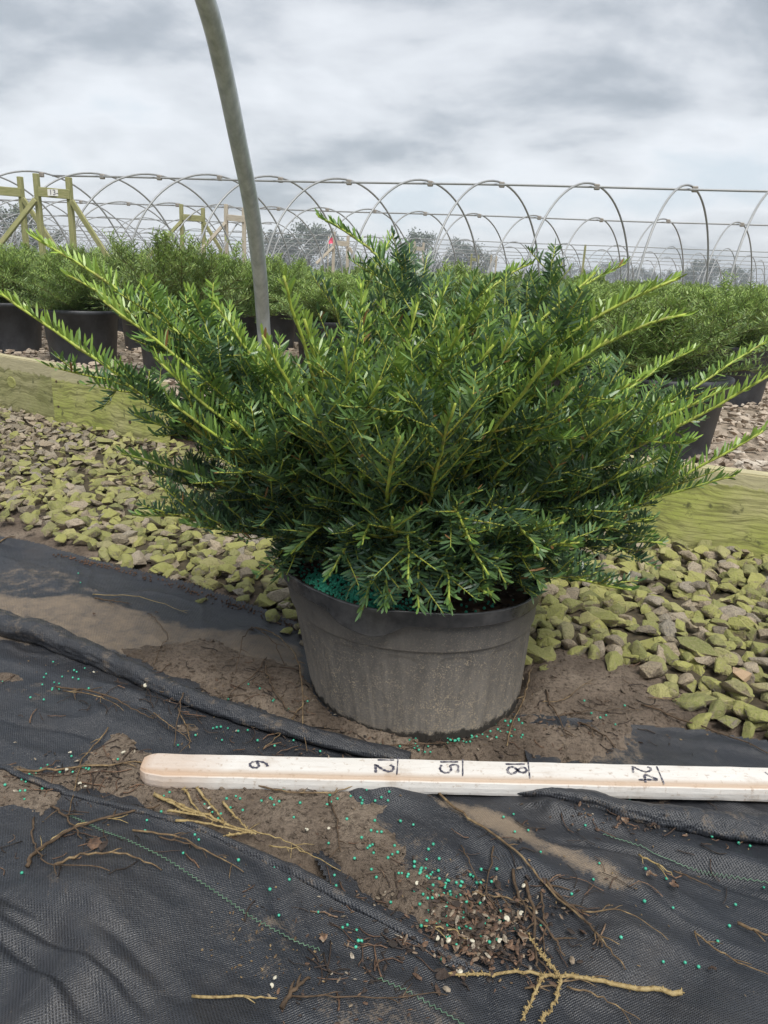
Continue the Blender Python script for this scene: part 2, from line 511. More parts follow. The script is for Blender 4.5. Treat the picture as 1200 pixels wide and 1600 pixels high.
def pot_mat(main):
    m, t, b = mat('dusty_black_plastic' if main else 'black_pot_plastic', 0.5, 0.5)
    v = coords(t)
    n1 = noise(t, v, 14, 5, 0.6); n2 = noise(t, v, 420 if main else 60, 3, 0.75); n3 = noise(t, v, 90, 4, 0.7)
    sv = N(t, 'ShaderNodeMapping'); sv.inputs['Scale'].default_value = (1, 1, 0.10); t.links.new(v, sv.inputs[0])
    ns = noise(t, sv.outputs[0], 70, 4, 0.6)
    if not main:
        c = rmp(t, n1, [(0.35, (0.020, 0.022, 0.028)), (0.7, (0.055, 0.060, 0.070))])
        c = mixc(t, rmp(t, n2, [(0.62, (0, 0, 0)), (0.72, (0.3, 0.3, 0.3))]), c, (0.18, 0.17, 0.15))
        t.links.new(c, b.inputs['Base Color'])
        bump(t, b, n1, 0.3, 0.01)
        return m
    sp = N(t, 'ShaderNodeSeparateXYZ'); t.links.new(v, sp.inputs[0])
    z = math_(t, 'MULTIPLY', sp.outputs[2], 5.0)                       # 0 bottom .. 1 rim
    base = rmp(t, n1, [(0.3, (0.030, 0.031, 0.034)), (0.7, (0.055, 0.056, 0.060))])
    zz = math_(t, 'ADD', z, math_(t, 'MULTIPLY', math_(t, 'SUBTRACT', n1, 0.5), 0.6))
    amount = rmp(t, zz, [(0.0, (0.62, 0.62, 0.62)), (0.45, (0.40, 0.40, 0.40)), (0.78, (0.26, 0.26, 0.26)), (0.95, (0.14, 0.14, 0.14)), (1.0, (0.04, 0.04, 0.04))])
    film = math_(t, 'MULTIPLY', amount, rmp(t, ns, [(0.25, (0.55, 0.55, 0.55)), (0.7, (1.3, 1.3, 1.3))]))
    # splash specks
    spk = rmp(t, math_(t, 'SUBTRACT', n2, math_(t, 'MULTIPLY', zz, 0.10)), [(0.47, (0, 0, 0)), (0.53, (0.75, 0.75, 0.75))])
    spk = math_(t, 'MULTIPLY', spk, rmp(t, n3, [(0.38, (0.15, 0.15, 0.15)), (0.6, (1, 1, 1))]))
    spk = math_(t, 'MULTIPLY', spk, rmp(t, n1, [(0.36, (0.25, 0.25, 0.25)), (0.62, (1, 1, 1))]))
    spk = math_(t, 'MULTIPLY', spk, rmp(t, z, [(0.74, (1, 1, 1)), (0.93, (0.4, 0.4, 0.4))]))
    c = mixc(t, math_(t, 'MULTIPLY', film, 0.95), base, (0.35, 0.315, 0.275))
    c = mixc(t, spk, c, (0.50, 0.41, 0.29))
    wet = math_(t, 'ADD', z, math_(t, 'MULTIPLY', math_(t, 'SUBTRACT', n3, 0.5), 0.16))
    wetm = rmp(t, wet, [(0.12, (0.92, 0.92, 0.92)), (0.145, (0, 0, 0))])
    c = mixc(t, wetm, c, (0.022, 0.020, 0.018))
    t.links.new(c, b.inputs['Base Color'])
    t.links.new(math_(t, 'MULTIPLY_ADD', math_(t, 'ADD', film, spk, clamp=True), 0.45, 0.42), b.inputs['Roughness'])
    bump(t, b, math_(t, 'ADD', n2, n3), 0.35, 0.0015)
    return m


M_POT = pot_mat(True)
M_POT2 = pot_mat(False)


def galv_mat(name, a, b_, rough=0.42, metal=0.6):
    m, t, b = mat(name, rough, 0.5)
    v = coords(t, 'Object', (1, 1, 0.15))
    n = noise(t, v, 40, 5, 0.65)
    t.links.new(rmp(t, n, [(0.3, a), (0.7, b_)]), b.inputs['Base Color'])
    b.inputs['Metallic'].default_value = metal
    if metal > .5: bump(t, b, n, 0.12, 0.002)
    return m


M_GALV = galv_mat('weathered_galvanised_pipe', (0.34, 0.385, 0.40), (0.56, 0.61, 0.625), 0.36, 0.3)
M_HOOP = galv_mat('dull_hoop_tube', (0.27, 0.28, 0.285), (0.34, 0.35, 0.355), 0.5, 0.2)
M_CLAMP = galv_mat('clamp_metal', (0.25, 0.23, 0.20), (0.34, 0.31, 0.28), 0.6, 0.3)


def wood_mat(name, a, b_, c_):
    m, t, b = mat(name, 0.8, 0.25)
    v = coords(t, 'Object', (9, 9, 1.2))
    n = noise(t, v, 5, 5, 0.6)
    t.links.new(rmp(t, n, [(0.3, a), (0.5, b_), (0.75, c_)]), b.inputs['Base Color'])
    bump(t, b, n, 0.4, 0.01)
    return m


M_POSTG = wood_mat('green_treated_post', (0.20, 0.21, 0.09), (0.29, 0.29, 0.13), (0.36, 0.33, 0.20))
M_POSTP = wood_mat('pale_weathered_post', (0.36, 0.31, 0.24), (0.46, 0.41, 0.33), (0.52, 0.48, 0.40))


def white_paint():
    m, t, b = mat('worn_white_paint', 0.6, 0.35)
    v = coords(t)
    st = N(t, 'ShaderNodeMapping'); st.inputs['Scale'].default_value = (6, 60, 60); t.links.new(v, st.inputs[0])
    g = noise(t, st.outputs[0], 3, 5, 0.65); n1 = noise(t, v, 16, 6, 0.65); n2 = noise(t, v, 120, 4, 0.7)
    c = rmp(t, n1, [(0.32, (0.50, 0.45, 0.40)), (0.44, (0.66, 0.635, 0.605)), (0.7, (0.68, 0.67, 0.65))])
    c = mixc(t, rmp(t, g, [(0.54, (0, 0, 0)), (0.74, (0.45, 0.45, 0.45))]), c, (0.50, 0.42, 0.35))
    c = mixc(t, attr(t, 'val'), c, (0.40, 0.27, 0.17))
    c = mixc(t, rmp(t, n2, [(0.58, (0, 0, 0)), (0.68, (0.6, 0.6, 0.6))]), c, (0.34, 0.25, 0.18))
    sp = N(t, 'ShaderNodeSeparateXYZ'); t.links.new(v, sp.inputs[0])
    e = rmp(t, math_(t, 'SUBTRACT', math_(t, 'MULTIPLY', sp.outputs[0], 8.0), math_(t, 'MULTIPLY', n1, 0.8)), [(-0.35 + 0.0, (0.8, 0.8, 0.8)), (0.0, (0.8, 0.8, 0.8)), (0.4, (0, 0, 0))])
    c = mixc(t, math_(t, 'MULTIPLY', e, 0.6), c, (0.45, 0.30, 0.20))
    t.links.new(c, b.inputs['Base Color'])
    bump(t, b, math_(t, 'ADD', g, n2), 0.35, 0.0015)
    return m


M_WHITE = white_paint()
M_INK = bump_simple('black_marker_ink', [(0.3, (0.02, 0.02, 0.035)), (0.5, (0.07, 0.07, 0.10)), (0.66, (0.40, 0.38, 0.38))], 180, 0.6, 0.1, 0.0005)
M_GRAN = bump_simple('green_fertiliser_prill', [(0.3, (0.02, 0.26, 0.16)), (0.7, (0.08, 0.50, 0.34))], 30, 0.42, 0.1, 0.001, 0.5)
M_SHELL = bump_simple('bleached_shell', [(0.3, (0.42, 0.38, 0.28)), (0.7, (0.72, 0.70, 0.60))], 120, 0.5, 0.3, 0.001)
M_BARK = bump_simple('dark_bark_chip', [(0.3, (0.035, 0.024, 0.018)), (0.6, (0.12, 0.07, 0.045)), (0.8, (0.26, 0.15, 0.09))], 25, 0.8, 0.5, 0.002)


def chip_mat():
    m, t, b = mat('mixed_bark_chip', 0.7, 0.35)
    c = rmp(t, attr(t, 'val'), [(0.0, (0.018, 0.015, 0.013)), (0.35, (0.05, 0.035, 0.028)), (0.6, (0.11, 0.065, 0.042)), (0.78, (0.20, 0.12, 0.075)), (0.92, (0.27, 0.22, 0.16)), (1.0, (0.45, 0.40, 0.32))])
    n = noise(t, coords(t), 300, 3, 0.6)
    c = mixc(t, rmp(t, n, [(0.4, (0.6, 0.6, 0.6)), (0.6, (0, 0, 0))]), c, (0.03, 0.022, 0.018))
    t.links.new(c, b.inputs['Base Color']); bump(t, b, n, 0.5, 0.002)
    return m


M_CHIP = chip_mat()
M_TWIGD = bump_simple('dark_twig', [(0.3, (0.035, 0.024, 0.016)), (0.7, (0.13, 0.088, 0.055))], 120, 0.8, 0.6, 0.002)
M_TWIGT = bump_simple('tan_twig', [(0.3, (0.05, 0.034, 0.022)), (0.5, (0.14, 0.095, 0.053)), (0.68, (0.30, 0.22, 0.115))], 90, 0.75, 0.5, 0.002)
M_TWIGY = bump_simple('yellow_dead_twig', [(0.3, (0.13, 0.085, 0.04)), (0.48, (0.29, 0.215, 0.095)), (0.62, (0.36, 0.28, 0.14)), (0.75, (0.20, 0.14, 0.07))], 200, 0.7, 0.7, 0.002)
M_STITCH = bump_simple('green_marker_thread', [(0.3, (0.08, 0.15, 0.10)), (0.7, (0.16, 0.27, 0.18))], 120, 0.7, 0.3, 0.001)
M_SIGN = bump_simple('white_sign_plate', [(0.3, (0.68, 0.68, 0.66)), (0.7, (0.80, 0.80, 0.78))], 3, 0.5, 0.05, 0.001)
M_PINK = bump_simple('pink_flag', [(0.3, (0.75, 0.10, 0.18)), (0.7, (0.85, 0.16, 0.26))], 3, 0.6, 0.05, 0.001)
M_BEDG = bump_simple('bed_gravel_ground', [(0.3, (0.17, 0.145, 0.11)), (0.55, (0.33, 0.27, 0.21)), (0.75, (0.47, 0.41, 0.34))], 35, 0.9, 0.9, 0.02)
M_FIELD = bump_simple('far_ground', [(0.35, (0.10, 0.11, 0.05)), (0.65, (0.22, 0.19, 0.12))], 0.6, 0.95, 0.5, 0.1)
M_TREE = leaf_mat('far_tree_leaf', [(0.0, (0.045, 0.062, 0.045)), (1.0, (0.12, 0.15, 0.10))], 0.7, 0.1)
M_TRUNK = bump_simple('far_tree_bark', [(0.3, (0.08, 0.06, 0.045)), (0.7, (0.17, 0.13, 0.10))], 3, 0.9, 0.5, 0.02)

# ------------------------------------------------------------------ ground
# far ground sheet
bm = bmesh.new()
R0 = 1400
vs = [bm.verts.new((x, y, -0.06)) for x, y in ((-R0, -R0), (R0, -R0), (R0, R0), (-R0, R0))]
bm.faces.new(vs)
me = bpy.data.meshes.new('ground'); bm.to_mesh(me); bm.free(); me.materials.append(M_FIELD)
tag(link('ground', me), kind='structure')

X0, X1, Y0, Y1 = -1.9, 2.0, 0.10, 3.4


def base_z(X, Y):
    return 0.007 * vnoise(X, Y, 3.0, 3, 2) + 0.0025 * vnoise(X, Y, 14, 5, 2)


SOIL_POLYS = [
    [(120, 1015), (330, 1005), (480, 1045), (520, 1110), (660, 1160), (700, 1160), (815, 1110), (835, 1000), (950, 1000), (1060, 1085), (1100, 1130), (1010, 1150), (960, 1200), (700, 1190), (560, 1166), (450, 1142), (330, 1098), (210, 1048)],
    [(-60, 1205), (110, 1196), (180, 1150), (235, 1175), (420, 1215), (640, 1232), (690, 1262), (620, 1300), (640, 1350), (700, 1380), (790, 1420), (800, 1470), (760, 1515), (640, 1450), (560, 1400), (440, 1330), (330, 1290), (230, 1268), (130, 1240), (60, 1285), (-60, 1290)],
    [(545, 1390), (590, 1400), (590, 1500), (610, 1600), (620, 1680), (470, 1680), (505, 1590), (540, 1480)],
    [(950, 1215), (1300, 1205), (1300, 1275), (1150, 1262), (960, 1250)],
    [(-60, 985), (90, 985), (150, 1010), (90, 1000), (-60, 990)],
    [(-60, 1050), (60, 1060), (200, 1112), (330, 1150), (250, 1140), (100, 1085), (-60, 1062)],
]
SOIL_W = [G(p) for p in SOIL_POLYS]
GRAVEL_POLY = [(-3.0, 4.4), (-1.62, 3.05), (-0.76, 2.52), (0.52, 1.80), (0.91, 1.66), (3.0, 0.75)] + [(p.x, p.y) for p in G([(1300, 1175), (1200, 1175), (1120, 1145), (1060, 1110), (960, 1045), (880, 1030), (830, 1045), (640, 1040), (480, 1010), (400, 965), (300, 928), (190, 888), (90, 862), (60, 830), (-40, 800)])] + [(-2.4, 1.9), (-3.6, 2.4)]


def soil_z(X, Y):
    b = base_z(X, Y)
    bias = np.full(X.shape, -0.014)
    nz = 0.020 * vnoise(X, Y, 26, 11, 4) + 0.006 * vnoise(X, Y, 110, 12, 2)
    for p in SOIL_W:
        s = sdf(X, Y, p) + nz
        bias = np.maximum(bias, np.clip(s / 0.025, -1, 1) * 0.013 - 0.001)
    clod = 0.0035 * vnoise(X, Y, 45, 21, 3) + 0.0022 * vnoise(X, Y, 130, 22, 2)
    g = np.clip(sdf(X, Y, GRAVEL_POLY) / 0.05, 0, 1)
    return b + bias * (1 - g) - 0.004 * g + clod


nx, ny = 620, 500
# denser near the camera: warp rows
gx = np.linspace(X0, X1, nx); gy = Y0 + (Y1 - Y0) * (np.linspace(0, 1, ny) ** 1.5)
X, Y = np.meshgrid(gx, gy)
Z = soil_z(X, Y)
V = np.stack([X, Y, Z], -1).reshape(-1, 3)
i = (np.arange(ny - 1)[:, None] * nx + np.arange(nx - 1)[None, :])
Q = np.stack([i, i + 1, i + nx + 1, i + nx], -1).reshape(-1, 4)
tag(link('soil', mesh_np('soil', V, Q, mats=[M_SOIL])), kind='structure')

print('t %.1f' % (time.time() - T0))
# ------------------------------------------------------------------ weed cloth sheets
H3 = [(-60, 1190), (0, 1210), (50, 1233), (110, 1249), (165, 1264), (220, 1281), (280, 1300), (340, 1320), (380, 1338), (425, 1358), (475, 1384), (525, 1411), (575, 1434), (650, 1473), (700, 1499), (770, 1528)]
R1 = [(-80, 955), (0, 985), (80, 1010), (140, 1035), (200, 1062), (265, 1092), (330, 1116), (400, 1136), (470, 1154), (560, 1176), (640, 1192)]
R2 = [(770, 1248), (830, 1252), (900, 1262), (980, 1276), (1060, 1290), (1130, 1302), (1200, 1312), (1300, 1330)]
FOLDS = [  # px polyline, half width m, height m
    ([(600, 1242), (650, 1265), (700, 1295), (765, 1325), (825, 1360), (900, 1400), (1000, 1470)], 0.018, 0.012),
    ([(560, 1250), (620, 1290), (700, 1345), (780, 1400)], 0.02, 0.010),
    ([(760, 1300), (900, 1340), (1050, 1400), (1250, 1450)], 0.04, 0.010),
    ([(900, 1450), (1000, 1520), (1100, 1620)], 0.05, 0.008),
    ([(860, 1280), (1000, 1310), (1120, 1350), (1260, 1385)], 0.016, 0.012),
    ([(-60, 1385), (60, 1395), (140, 1425), (220, 1480), (290, 1560), (330, 1660)], 0.042, 0.024),
    ([(-60, 1440), (40, 1470), (110, 1500), (170, 1550), (220, 1640)], 0.016, 0.014),
    ([(-60, 1490), (30, 1520), (90, 1570), (130, 1640)], 0.018, 0.014),
    ([(-60, 1560), (30, 1600), (60, 1660)], 0.02, 0.010),
    ([(60, 1290), (200, 1330), (330, 1400), (460, 1500), (560, 1620)], 0.05, 0.006),
    ([(-60, 1030), (60, 1050), (160, 1085), (260, 1120)], 0.014, 0.009),
    ([(-60, 1075), (90, 1100), (200, 1140), (330, 1165)], 0.03, 0.006),
    ([(-60, 930), (100, 945), (260, 985)], 0.03, 0.006),
    ([(-60, 842), (60, 860), (200, 893), (330, 936), (470, 984)], 0.012, 0.007),
    ([(850, 1140), (1000, 1148), (1200, 1180), (1300, 1200)], 0.02, 0.006),
]
FOLD_W = [([(p.x, p.y) for p in G(a)], w, h) for a, w, h in FOLDS]
CREASE = [([(0, 1420), (60, 1450), (105, 1478)], 0.004, -0.005), ([(0, 1452), (65, 1474), (130, 1512), (185, 1550), (240, 1610)], 0.005, -0.008),
          ([(0, 1488), (50, 1517), (98, 1560), (135, 1610)], 0.005, -0.008), ([(640, 1300), (700, 1350), (830, 1470), (900, 1600)], 0.004, -0.003),
          ([(860, 1330), (1000, 1345), (1100, 1370), (1230, 1425)], 0.004, -0.006), ([(0, 1130), (120, 1150), (200, 1170)], 0.004, -0.003),
          ([(100, 1440), (200, 1500), (300, 1600)], 0.006, -0.004), ([(1000, 1330), (1200, 1400)], 0.004, -0.004)]
CREASE_W = [([(p.x, p.y) for p in G(a)], w, h) for a, w, h in CREASE]
DUST = [([(-60, 930), (120, 935), (300, 985), (480, 1010), (480, 1060), (330, 1060), (150, 1030), (-60, 990)], 0.75),
        ([(-60, 880), (100, 895), (160, 930), (-60, 940)], 0.3),
        ([(660, 1248), (720, 1262), (830, 1310), (960, 1370), (1010, 1400), (960, 1402), (850, 1350), (740, 1296), (670, 1268)], 0.95),
        ([(340, 1420), (460, 1440), (520, 1520), (430, 1560), (330, 1500)], 0.28),
        ([(600, 1260), (700, 1330), (820, 1440), (760, 1500), (600, 1400), (500, 1300)], 0.30),
        ([(-60, 1060), (60, 1060), (180, 1100), (40, 1110)], 0.25),
        ([(480, 1560), (700, 1560), (800, 1660), (480, 1660)], 0.3),
        ([(70, 1360), (120, 1380), (130, 1440), (70, 1430)], 0.25),
        ([(850, 1135), (1000, 1140), (1000, 1200), (850, 1200)], 0.4)]
DUST_W = [([(p.x, p.y) for p in G(a)], v) for a, v in DUST]


def cloth_z(X, Y):
    z = base_z(X, Y) + 0.002
    for a, w, h in FOLD_W:
        d, p, s = seg_dist(X, Y, a)
        ww = w * np.where(s > 0, 1.5, 0.75)
        z = z + h * np.exp(-(d / ww) ** 2) * (0.75 + 0.5 * np.sin(p * 9 + w * 100))
    for a, w, h in CREASE_W:
        d, p, s = seg_dist(X, Y, a)
        z = z + h * np.exp(-(d / w) ** 2) * np.sin(np.clip(p, 0, 1) * pi) ** 0.4
    # fine wrinkles running with the folds
    u = X * 0.86 - Y * 0.5; v = X * 0.5 + Y * 0.86
    rg = 1 - np.abs(vnoise(u * 0.30 + 3, v + 0.12 * vnoise(u, v, 5, 77, 2), 9, 35, 3)) * 2.2
    z = z + 0.0022 * vnoise(u * 0.35, v, 26, 31, 3) + 0.0011 * vnoise(u * 0.5, v, 85, 33, 2) + 0.0045 * np.clip(rg, 0, 1) ** 4
    return z


def cloth_dust(X, Y):
    d = np.zeros(X.shape)
    nz = 0.02 * vnoise(X, Y, 18, 41, 3)
    for a, v in DUST_W:
        d = np.maximum(d, v * np.clip((sdf(X, Y, a) + nz) / 0.02 + 0.3, 0, 1))
    return d


SHEETS = [
    ('A', [(-420, 800), (-60, 840), (0, 848), (60, 860), (200, 893), (330, 937), (470, 984), (540, 1010), (560, 1150), (400, 1136), (330, 1116), (200, 1062), (80, 1010), (0, 985), (-80, 955), (-420, 850)],
     'silt-stained black weed cloth strip along the mossy stones, left of the pot', 0.012),
    ('B', [(-420, 850), (-80, 955), (0, 985), (80, 1010), (200, 1062), (330, 1116), (470, 1154), (640, 1192), (660, 1250), (430, 1240), (250, 1262), (165, 1264), (50, 1233), (-60, 1190), (-420, 1080)],
     'black weed cloth with a thick rolled edge running under the white stick', 0.0),
    ('C', [(-420, 1080), *H3, (790, 1700), (-420, 1900)],
     'wrinkled black weed cloth with a green zigzag thread, in the bottom left of the photo', 0.003),
    ('D', [(520, 1215), (830, 1225), (1300, 1235), (1700, 1260), (1900, 1700), (640, 1700), (700, 1528), (620, 1473), (525, 1411), (480, 1330)],
     'black woven weed cloth with a long tan silt streak, below the stick at the right', 0.0),
    ('E', [(800, 1120), (900, 1130), (1000, 1138), (1100, 1148), (1200, 1172), (1700, 1190), (1700, 1260), (1300, 1235), (830, 1225)],
     'narrow black weed cloth strip between mossy stones and white stick, right of the pot', 0.006),
]
STEP = 0.0034
sheet_obj = {}
for key, poly, lab, lift in SHEETS:
    pw = [(p.x, p.y) for p in G(poly)]
    xa, xb = max(-1.7, min(p[0] for p in pw)), min(1.7, max(p[0] for p in pw))
    ya, yb = max(0.15, min(p[1] for p in pw)), max(p[1] for p in pw)
    gx = np.arange(xa, xb + STEP, STEP); gy = np.arange(ya, yb + STEP, STEP)
    X, Y = np.meshgrid(gx, gy)
    s = sdf(X, Y, pw) + 0.003 * vnoise(X, Y, 30, 51, 2)
    Z = cloth_z(X, Y)
    lip = np.exp(-(np.clip(s, 0, 1) / 0.006) ** 2)
    if key in 'AE': Z = Z + 0.003 + 0.004 * lip
    if key == 'C': Z = Z + 0.003 + 0.004 * lip
    if key == 'D': Z = Z + 0.0015
    dd = cloth_dust(X, Y)
    nx, ny = len(gx), len(gy)
    i = (np.arange(ny - 1)[:, None] * nx + np.arange(nx - 1)[None, :])
    keep = (s[:-1, :-1] > 0) & (s[1:, 1:] > 0) & (s[:-1, 1:] > 0) & (s[1:, :-1] > 0)
    Q = np.stack([i, i + 1, i + nx + 1, i + nx], -1)[keep]
    used, inv = np.unique(Q.ravel(), return_inverse=True)
    V = np.stack([X, Y, Z], -1).reshape(-1, 3)[used]
    me = mesh_np('weed_cloth', V, inv.reshape(-1, 4), mats=[M_CLOTH], attrs={'val': dd.ravel()[used]})
    o = link('weed_cloth', me)
    tag(o, lab, 'weed cloth', 'black weed cloth sheets on the ground')
    sheet_obj[key] = o


def zc1(x, y):
    a = np.array([[x]]), np.array([[y]])
    return float(zc_many([(x, y)])[0])


HGx = np.arange(-1.7, 1.7, 0.006); HGy = np.arange(0.15, 2.2, 0.006)
_hx, _hy = np.meshgrid(HGx, HGy)
HG_C = cloth_z(_hx, _hy); HG_S = soil_z(_hx, _hy)


def look(g, x, y):
    fx = np.clip((x + 1.7) / 0.006, 0, len(HGx) - 2.001); fy = np.clip((y - 0.15) / 0.006, 0, len(HGy) - 2.001)
    i_ = fx.astype(int); j_ = fy.astype(int); a = fx - i_; b = fy - j_
    return (g[j_, i_] * (1 - a) + g[j_, i_ + 1] * a) * (1 - b) + (g[j_ + 1, i_] * (1 - a) + g[j_ + 1, i_ + 1] * a) * b


def zc_many(P):
    x = np.array([p[0] for p in P]); y = np.array([p[1] for p in P])
    return np.maximum(look(HG_C, x, y) + 0.003, look(HG_S, x, y))


def roll(px, radii, flat, name, parent, seed):
    pts = smooth_path(G(px), 24)
    k = len(pts)
    rr = np.interp(np.linspace(0, 1, k), np.linspace(0, 1, len(radii)), radii)
    zz = zc_many(pts)
    path = [(p.x, p.y, z + r * flat * 0.55) for p, z, r in zip(pts, zz, rr)]
    Vv, Qq, Tt = tube(path, rr, 40)
    c = np.repeat(np.array(path), 40, axis=0)
    c = np.vstack([c, path[0], path[-1]])
    off = Vv - c
    ang = np.arctan2(off[:, 2], off[:, 1])
    ss = np.concatenate([np.repeat(np.arange(k), 40), [0, k - 1]]) / k
    wob = 1 + 0.13 * vnoise(ang * 1.4 + 4, ss * 30, 1.6, seed, 3) + 0.09 * np.sin(ang * 3 + ss * 6) + 0.07 * vnoise(ang * 4 + 9 + ss * 8, ss * 14, 2.2, seed + 4, 2)
    off = off * wob[:, None]; off[:, 2] *= flat
    me = mesh_np(name, c + off, Qq, Tt, [M_CLOTH], attrs={'val': np.clip(0.15 + 0.3 * vnoise(ss * 40, ang, 1, seed, 2), 0, 1)})
    return link(name, me, parent)


roll(R1, [0.024, 0.023, 0.019, 0.015, 0.013, 0.0125, 0.012, 0.010], 0.8, 'rolled_edge', sheet_obj['B'], 3)
roll(R2, [0.004, 0.010, 0.013, 0.016, 0.018, 0.019], 0.75, 'rolled_edge', sheet_obj['D'], 9)
roll(H3, [0.004, 0.0045, 0.0055, 0.005, 0.0055, 0.006, 0.005, 0.003], 0.8, 'folded_hem', sheet_obj['C'], 5)


def stitch(px, parent, amp=0.0014, n=None, dz=0.0015):
    pts = smooth_path(G(px), 24)
    L = sum((pts[i + 1] - pts[i]).length for i in range(len(pts) - 1))
    m = int(L / 0.0026)
    ts = np.linspace(0, len(pts) - 1.001, m)
    P = []
    for j, t in enumerate(ts):
        i_ = int(t); p = pts[i_].lerp(pts[i_ + 1], t - i_)
        d = (pts[i_ + 1] - pts[i_]).normalized(); nrm = Vector((-d.y, d.x, 0))
        P.append(p + nrm * amp * (1 if j % 2 else -1))
    zz = cloth_z(np.array([p.x for p in P]), np.array([p.y for p in P]))
    path = [(p.x, p.y, z + dz) for p, z in zip(P, zz)]
    Vv, Qq, Tt = tube(path, 0.0005, 4)
    return link('marker_thread', mesh_np('marker_thread', Vv, Qq, Tt, [M_STITCH]), parent)


stitch([(108, 1285), (155, 1312), (210, 1345), (280, 1382), (350, 1420), (420, 1462), (500, 1500)], sheet_obj['C'], dz=0.0055)
stitch([(940, 1318), (1000, 1335), (1080, 1358), (1140, 1375), (1230, 1396)], sheet_obj['D'], dz=0.004)
stitch([(590, 1548), (640, 1570), (690, 1598), (740, 1630)], sheet_obj['C'], dz=0.0055)


print('t %.1f' % (time.time() - T0))
# ------------------------------------------------------------------ stones
def stone_hull(seed, n=13, flat=0.62):
    r = random.Random(seed)
    bm = bmesh.new()
    for _ in range(n):
        v = Vector((r.gauss(0, 1), r.gauss(0, 1), r.gauss(0, 1))).normalized()
        v *= r.uniform(0.82, 1.1)
        bm.verts.new((v.x * 1.0, v.y * r.uniform(0.70, 0.8), v.z * flat))
    bmesh.ops.convex_hull(bm, input=bm.verts)
    bmesh.ops.delete(bm, geom=[v for v in bm.verts if not v.link_faces], context='VERTS')
    bmesh.ops.bevel(bm, geom=list(bm.edges), offset=0.05, segments=1, affect='EDGES', profile=0.5) if n < 12 else None
    bm.normal_update()
    bmesh.ops.triangulate(bm, faces=bm.faces)
    V = np.array([tuple(v.co) for v in bm.verts]); T = np.array([[v.index for v in f.verts] for f in bm.faces])
    bm.free()
    return V, T


def hull_fix(seed, n, flat):
    r = random.Random(seed)
    bm = bmesh.new()
    for _ in range(n):
        v = Vector((r.gauss(0, 1), r.gauss(0, 1), r.gauss(0, 1))).normalized() * r.uniform(0.85, 1.1)
        bm.verts.new((v.x, v.y * 0.76, v.z * flat))
    bmesh.ops.convex_hull(bm, input=bm.verts)
    bmesh.ops.delete(bm, geom=[v for v in bm.verts if not v.link_faces], context='VERTS')
    bm.verts.index_update(); bm.faces.ensure_lookup_table()
    V = np.array([tuple(v.co) for v in bm.verts]); T = np.array([[v.index for v in f.verts] for f in bm.faces])
    bm.free()
    return V, T


HULLS = [hull_fix(100 + k, 15, 0.50 + 0.02 * (k % 8)) for k in range(24)]
HULLS_LO = [hull_fix(300 + k, 9, 0.55) for k in range(16)]


def near_stone_mesh(k):
    """an angular stone with knocked-off edges"""
    V, T = HULLS[k]
    bm = bmesh.new()
    vv = [bm.verts.new(tuple(v)) for v in V]
    for t in T:
        try: bm.faces.new([vv[i] for i in t])
        except ValueError: pass
    bm.normal_update()
    bmesh.ops.dissolve_limit(bm, angle_limit=radians(14), verts=bm.verts, edges=bm.edges)
    try:
        bmesh.ops.bevel(bm, geom=list(bm.edges), offset=0.07, segments=1, affect='EDGES', profile=0.6, clamp_overlap=True)
    except Exception:
        pass
    me = bpy.data.meshes.new('stone')
    bm.to_mesh(me); bm.free()
    me.polygons.foreach_set('use_smooth', [False] * len(me.polygons))
    me.materials.append(M_MOSS)
    return me


STONE_ME = [near_stone_mesh(k) for k in range(24)]
gravel_me_poly = GRAVEL_POLY
# a thin bed object carries the stones
stones = []
pitch = 0.034
xs = np.arange(-2.6, 2.4, pitch); ys = np.arange(0.9, 3.6, pitch * 0.9)
GX, GY = np.meshgrid(xs, ys)
GX = GX + rng.uniform(-0.5, 0.5, GX.shape) * pitch; GY = GY + rng.uniform(-0.5, 0.5, GY.shape) * pitch
S = sdf(GX, GY, GRAVEL_POLY)
for x, y, s in zip(GX.ravel(), GY.ravel(), S.ravel()):
    if s < -0.022: continue
    if s < 0.02 and random.random() < 0.45: continue
    px, py, dep = proj((x, y, 0.02))
    if px < -260 or px > 1460: continue
    if hypot_ok := ((x - 0.06) ** 2 + (y - 1.02) ** 2 < 0.165 ** 2): continue
    r = random.uniform(0.013, 0.0255) * (1.15 if random.random() < 0.15 else 1.0)
    if s < 0.0: r *= 0.75
    if x > 0.1 and y < 1.6: r *= 1.14
    stones.append([x, y, r, dep, px, py])
# second layer on top for the pile look
extra = []
sd_all = sdf(np.array([q[0] for q in stones]), np.array([q[1] for q in stones]), GRAVEL_POLY)
for st, sdv in zip(list(stones), sd_all):
    if random.random() < 0.55 and sdv > 0.05:
        extra.append([st[0] + random.uniform(-.015, .015), st[1] + random.uniform(-.015, .015), st[2] * 0.95, st[3], st[4], st[5], 1])
for s in stones: s.append(0)
stones += extra


def vis_score(s):
    x, y, r, dep, px, py, lay = s
    if px < -20 or px > 1220 or py > 1230: return -1
    hidden = ((px - 640) / 400) ** 2 + ((py - 720) / 210) ** 2 < 1 or (430 < px < 850 and py < 1100)
    return (r / dep) * (0.2 if hidden else 1) * (1.12 if lay else 1)


stones.sort(key=vis_score, reverse=True)
gs = link('gravel_path', mesh_np('gravel_path', [(-0.01, 0, 0), (0.01, 0, 0), (0, 0.01, 0)], T=[(0, 1, 2)], mats=[M_MOSS]))
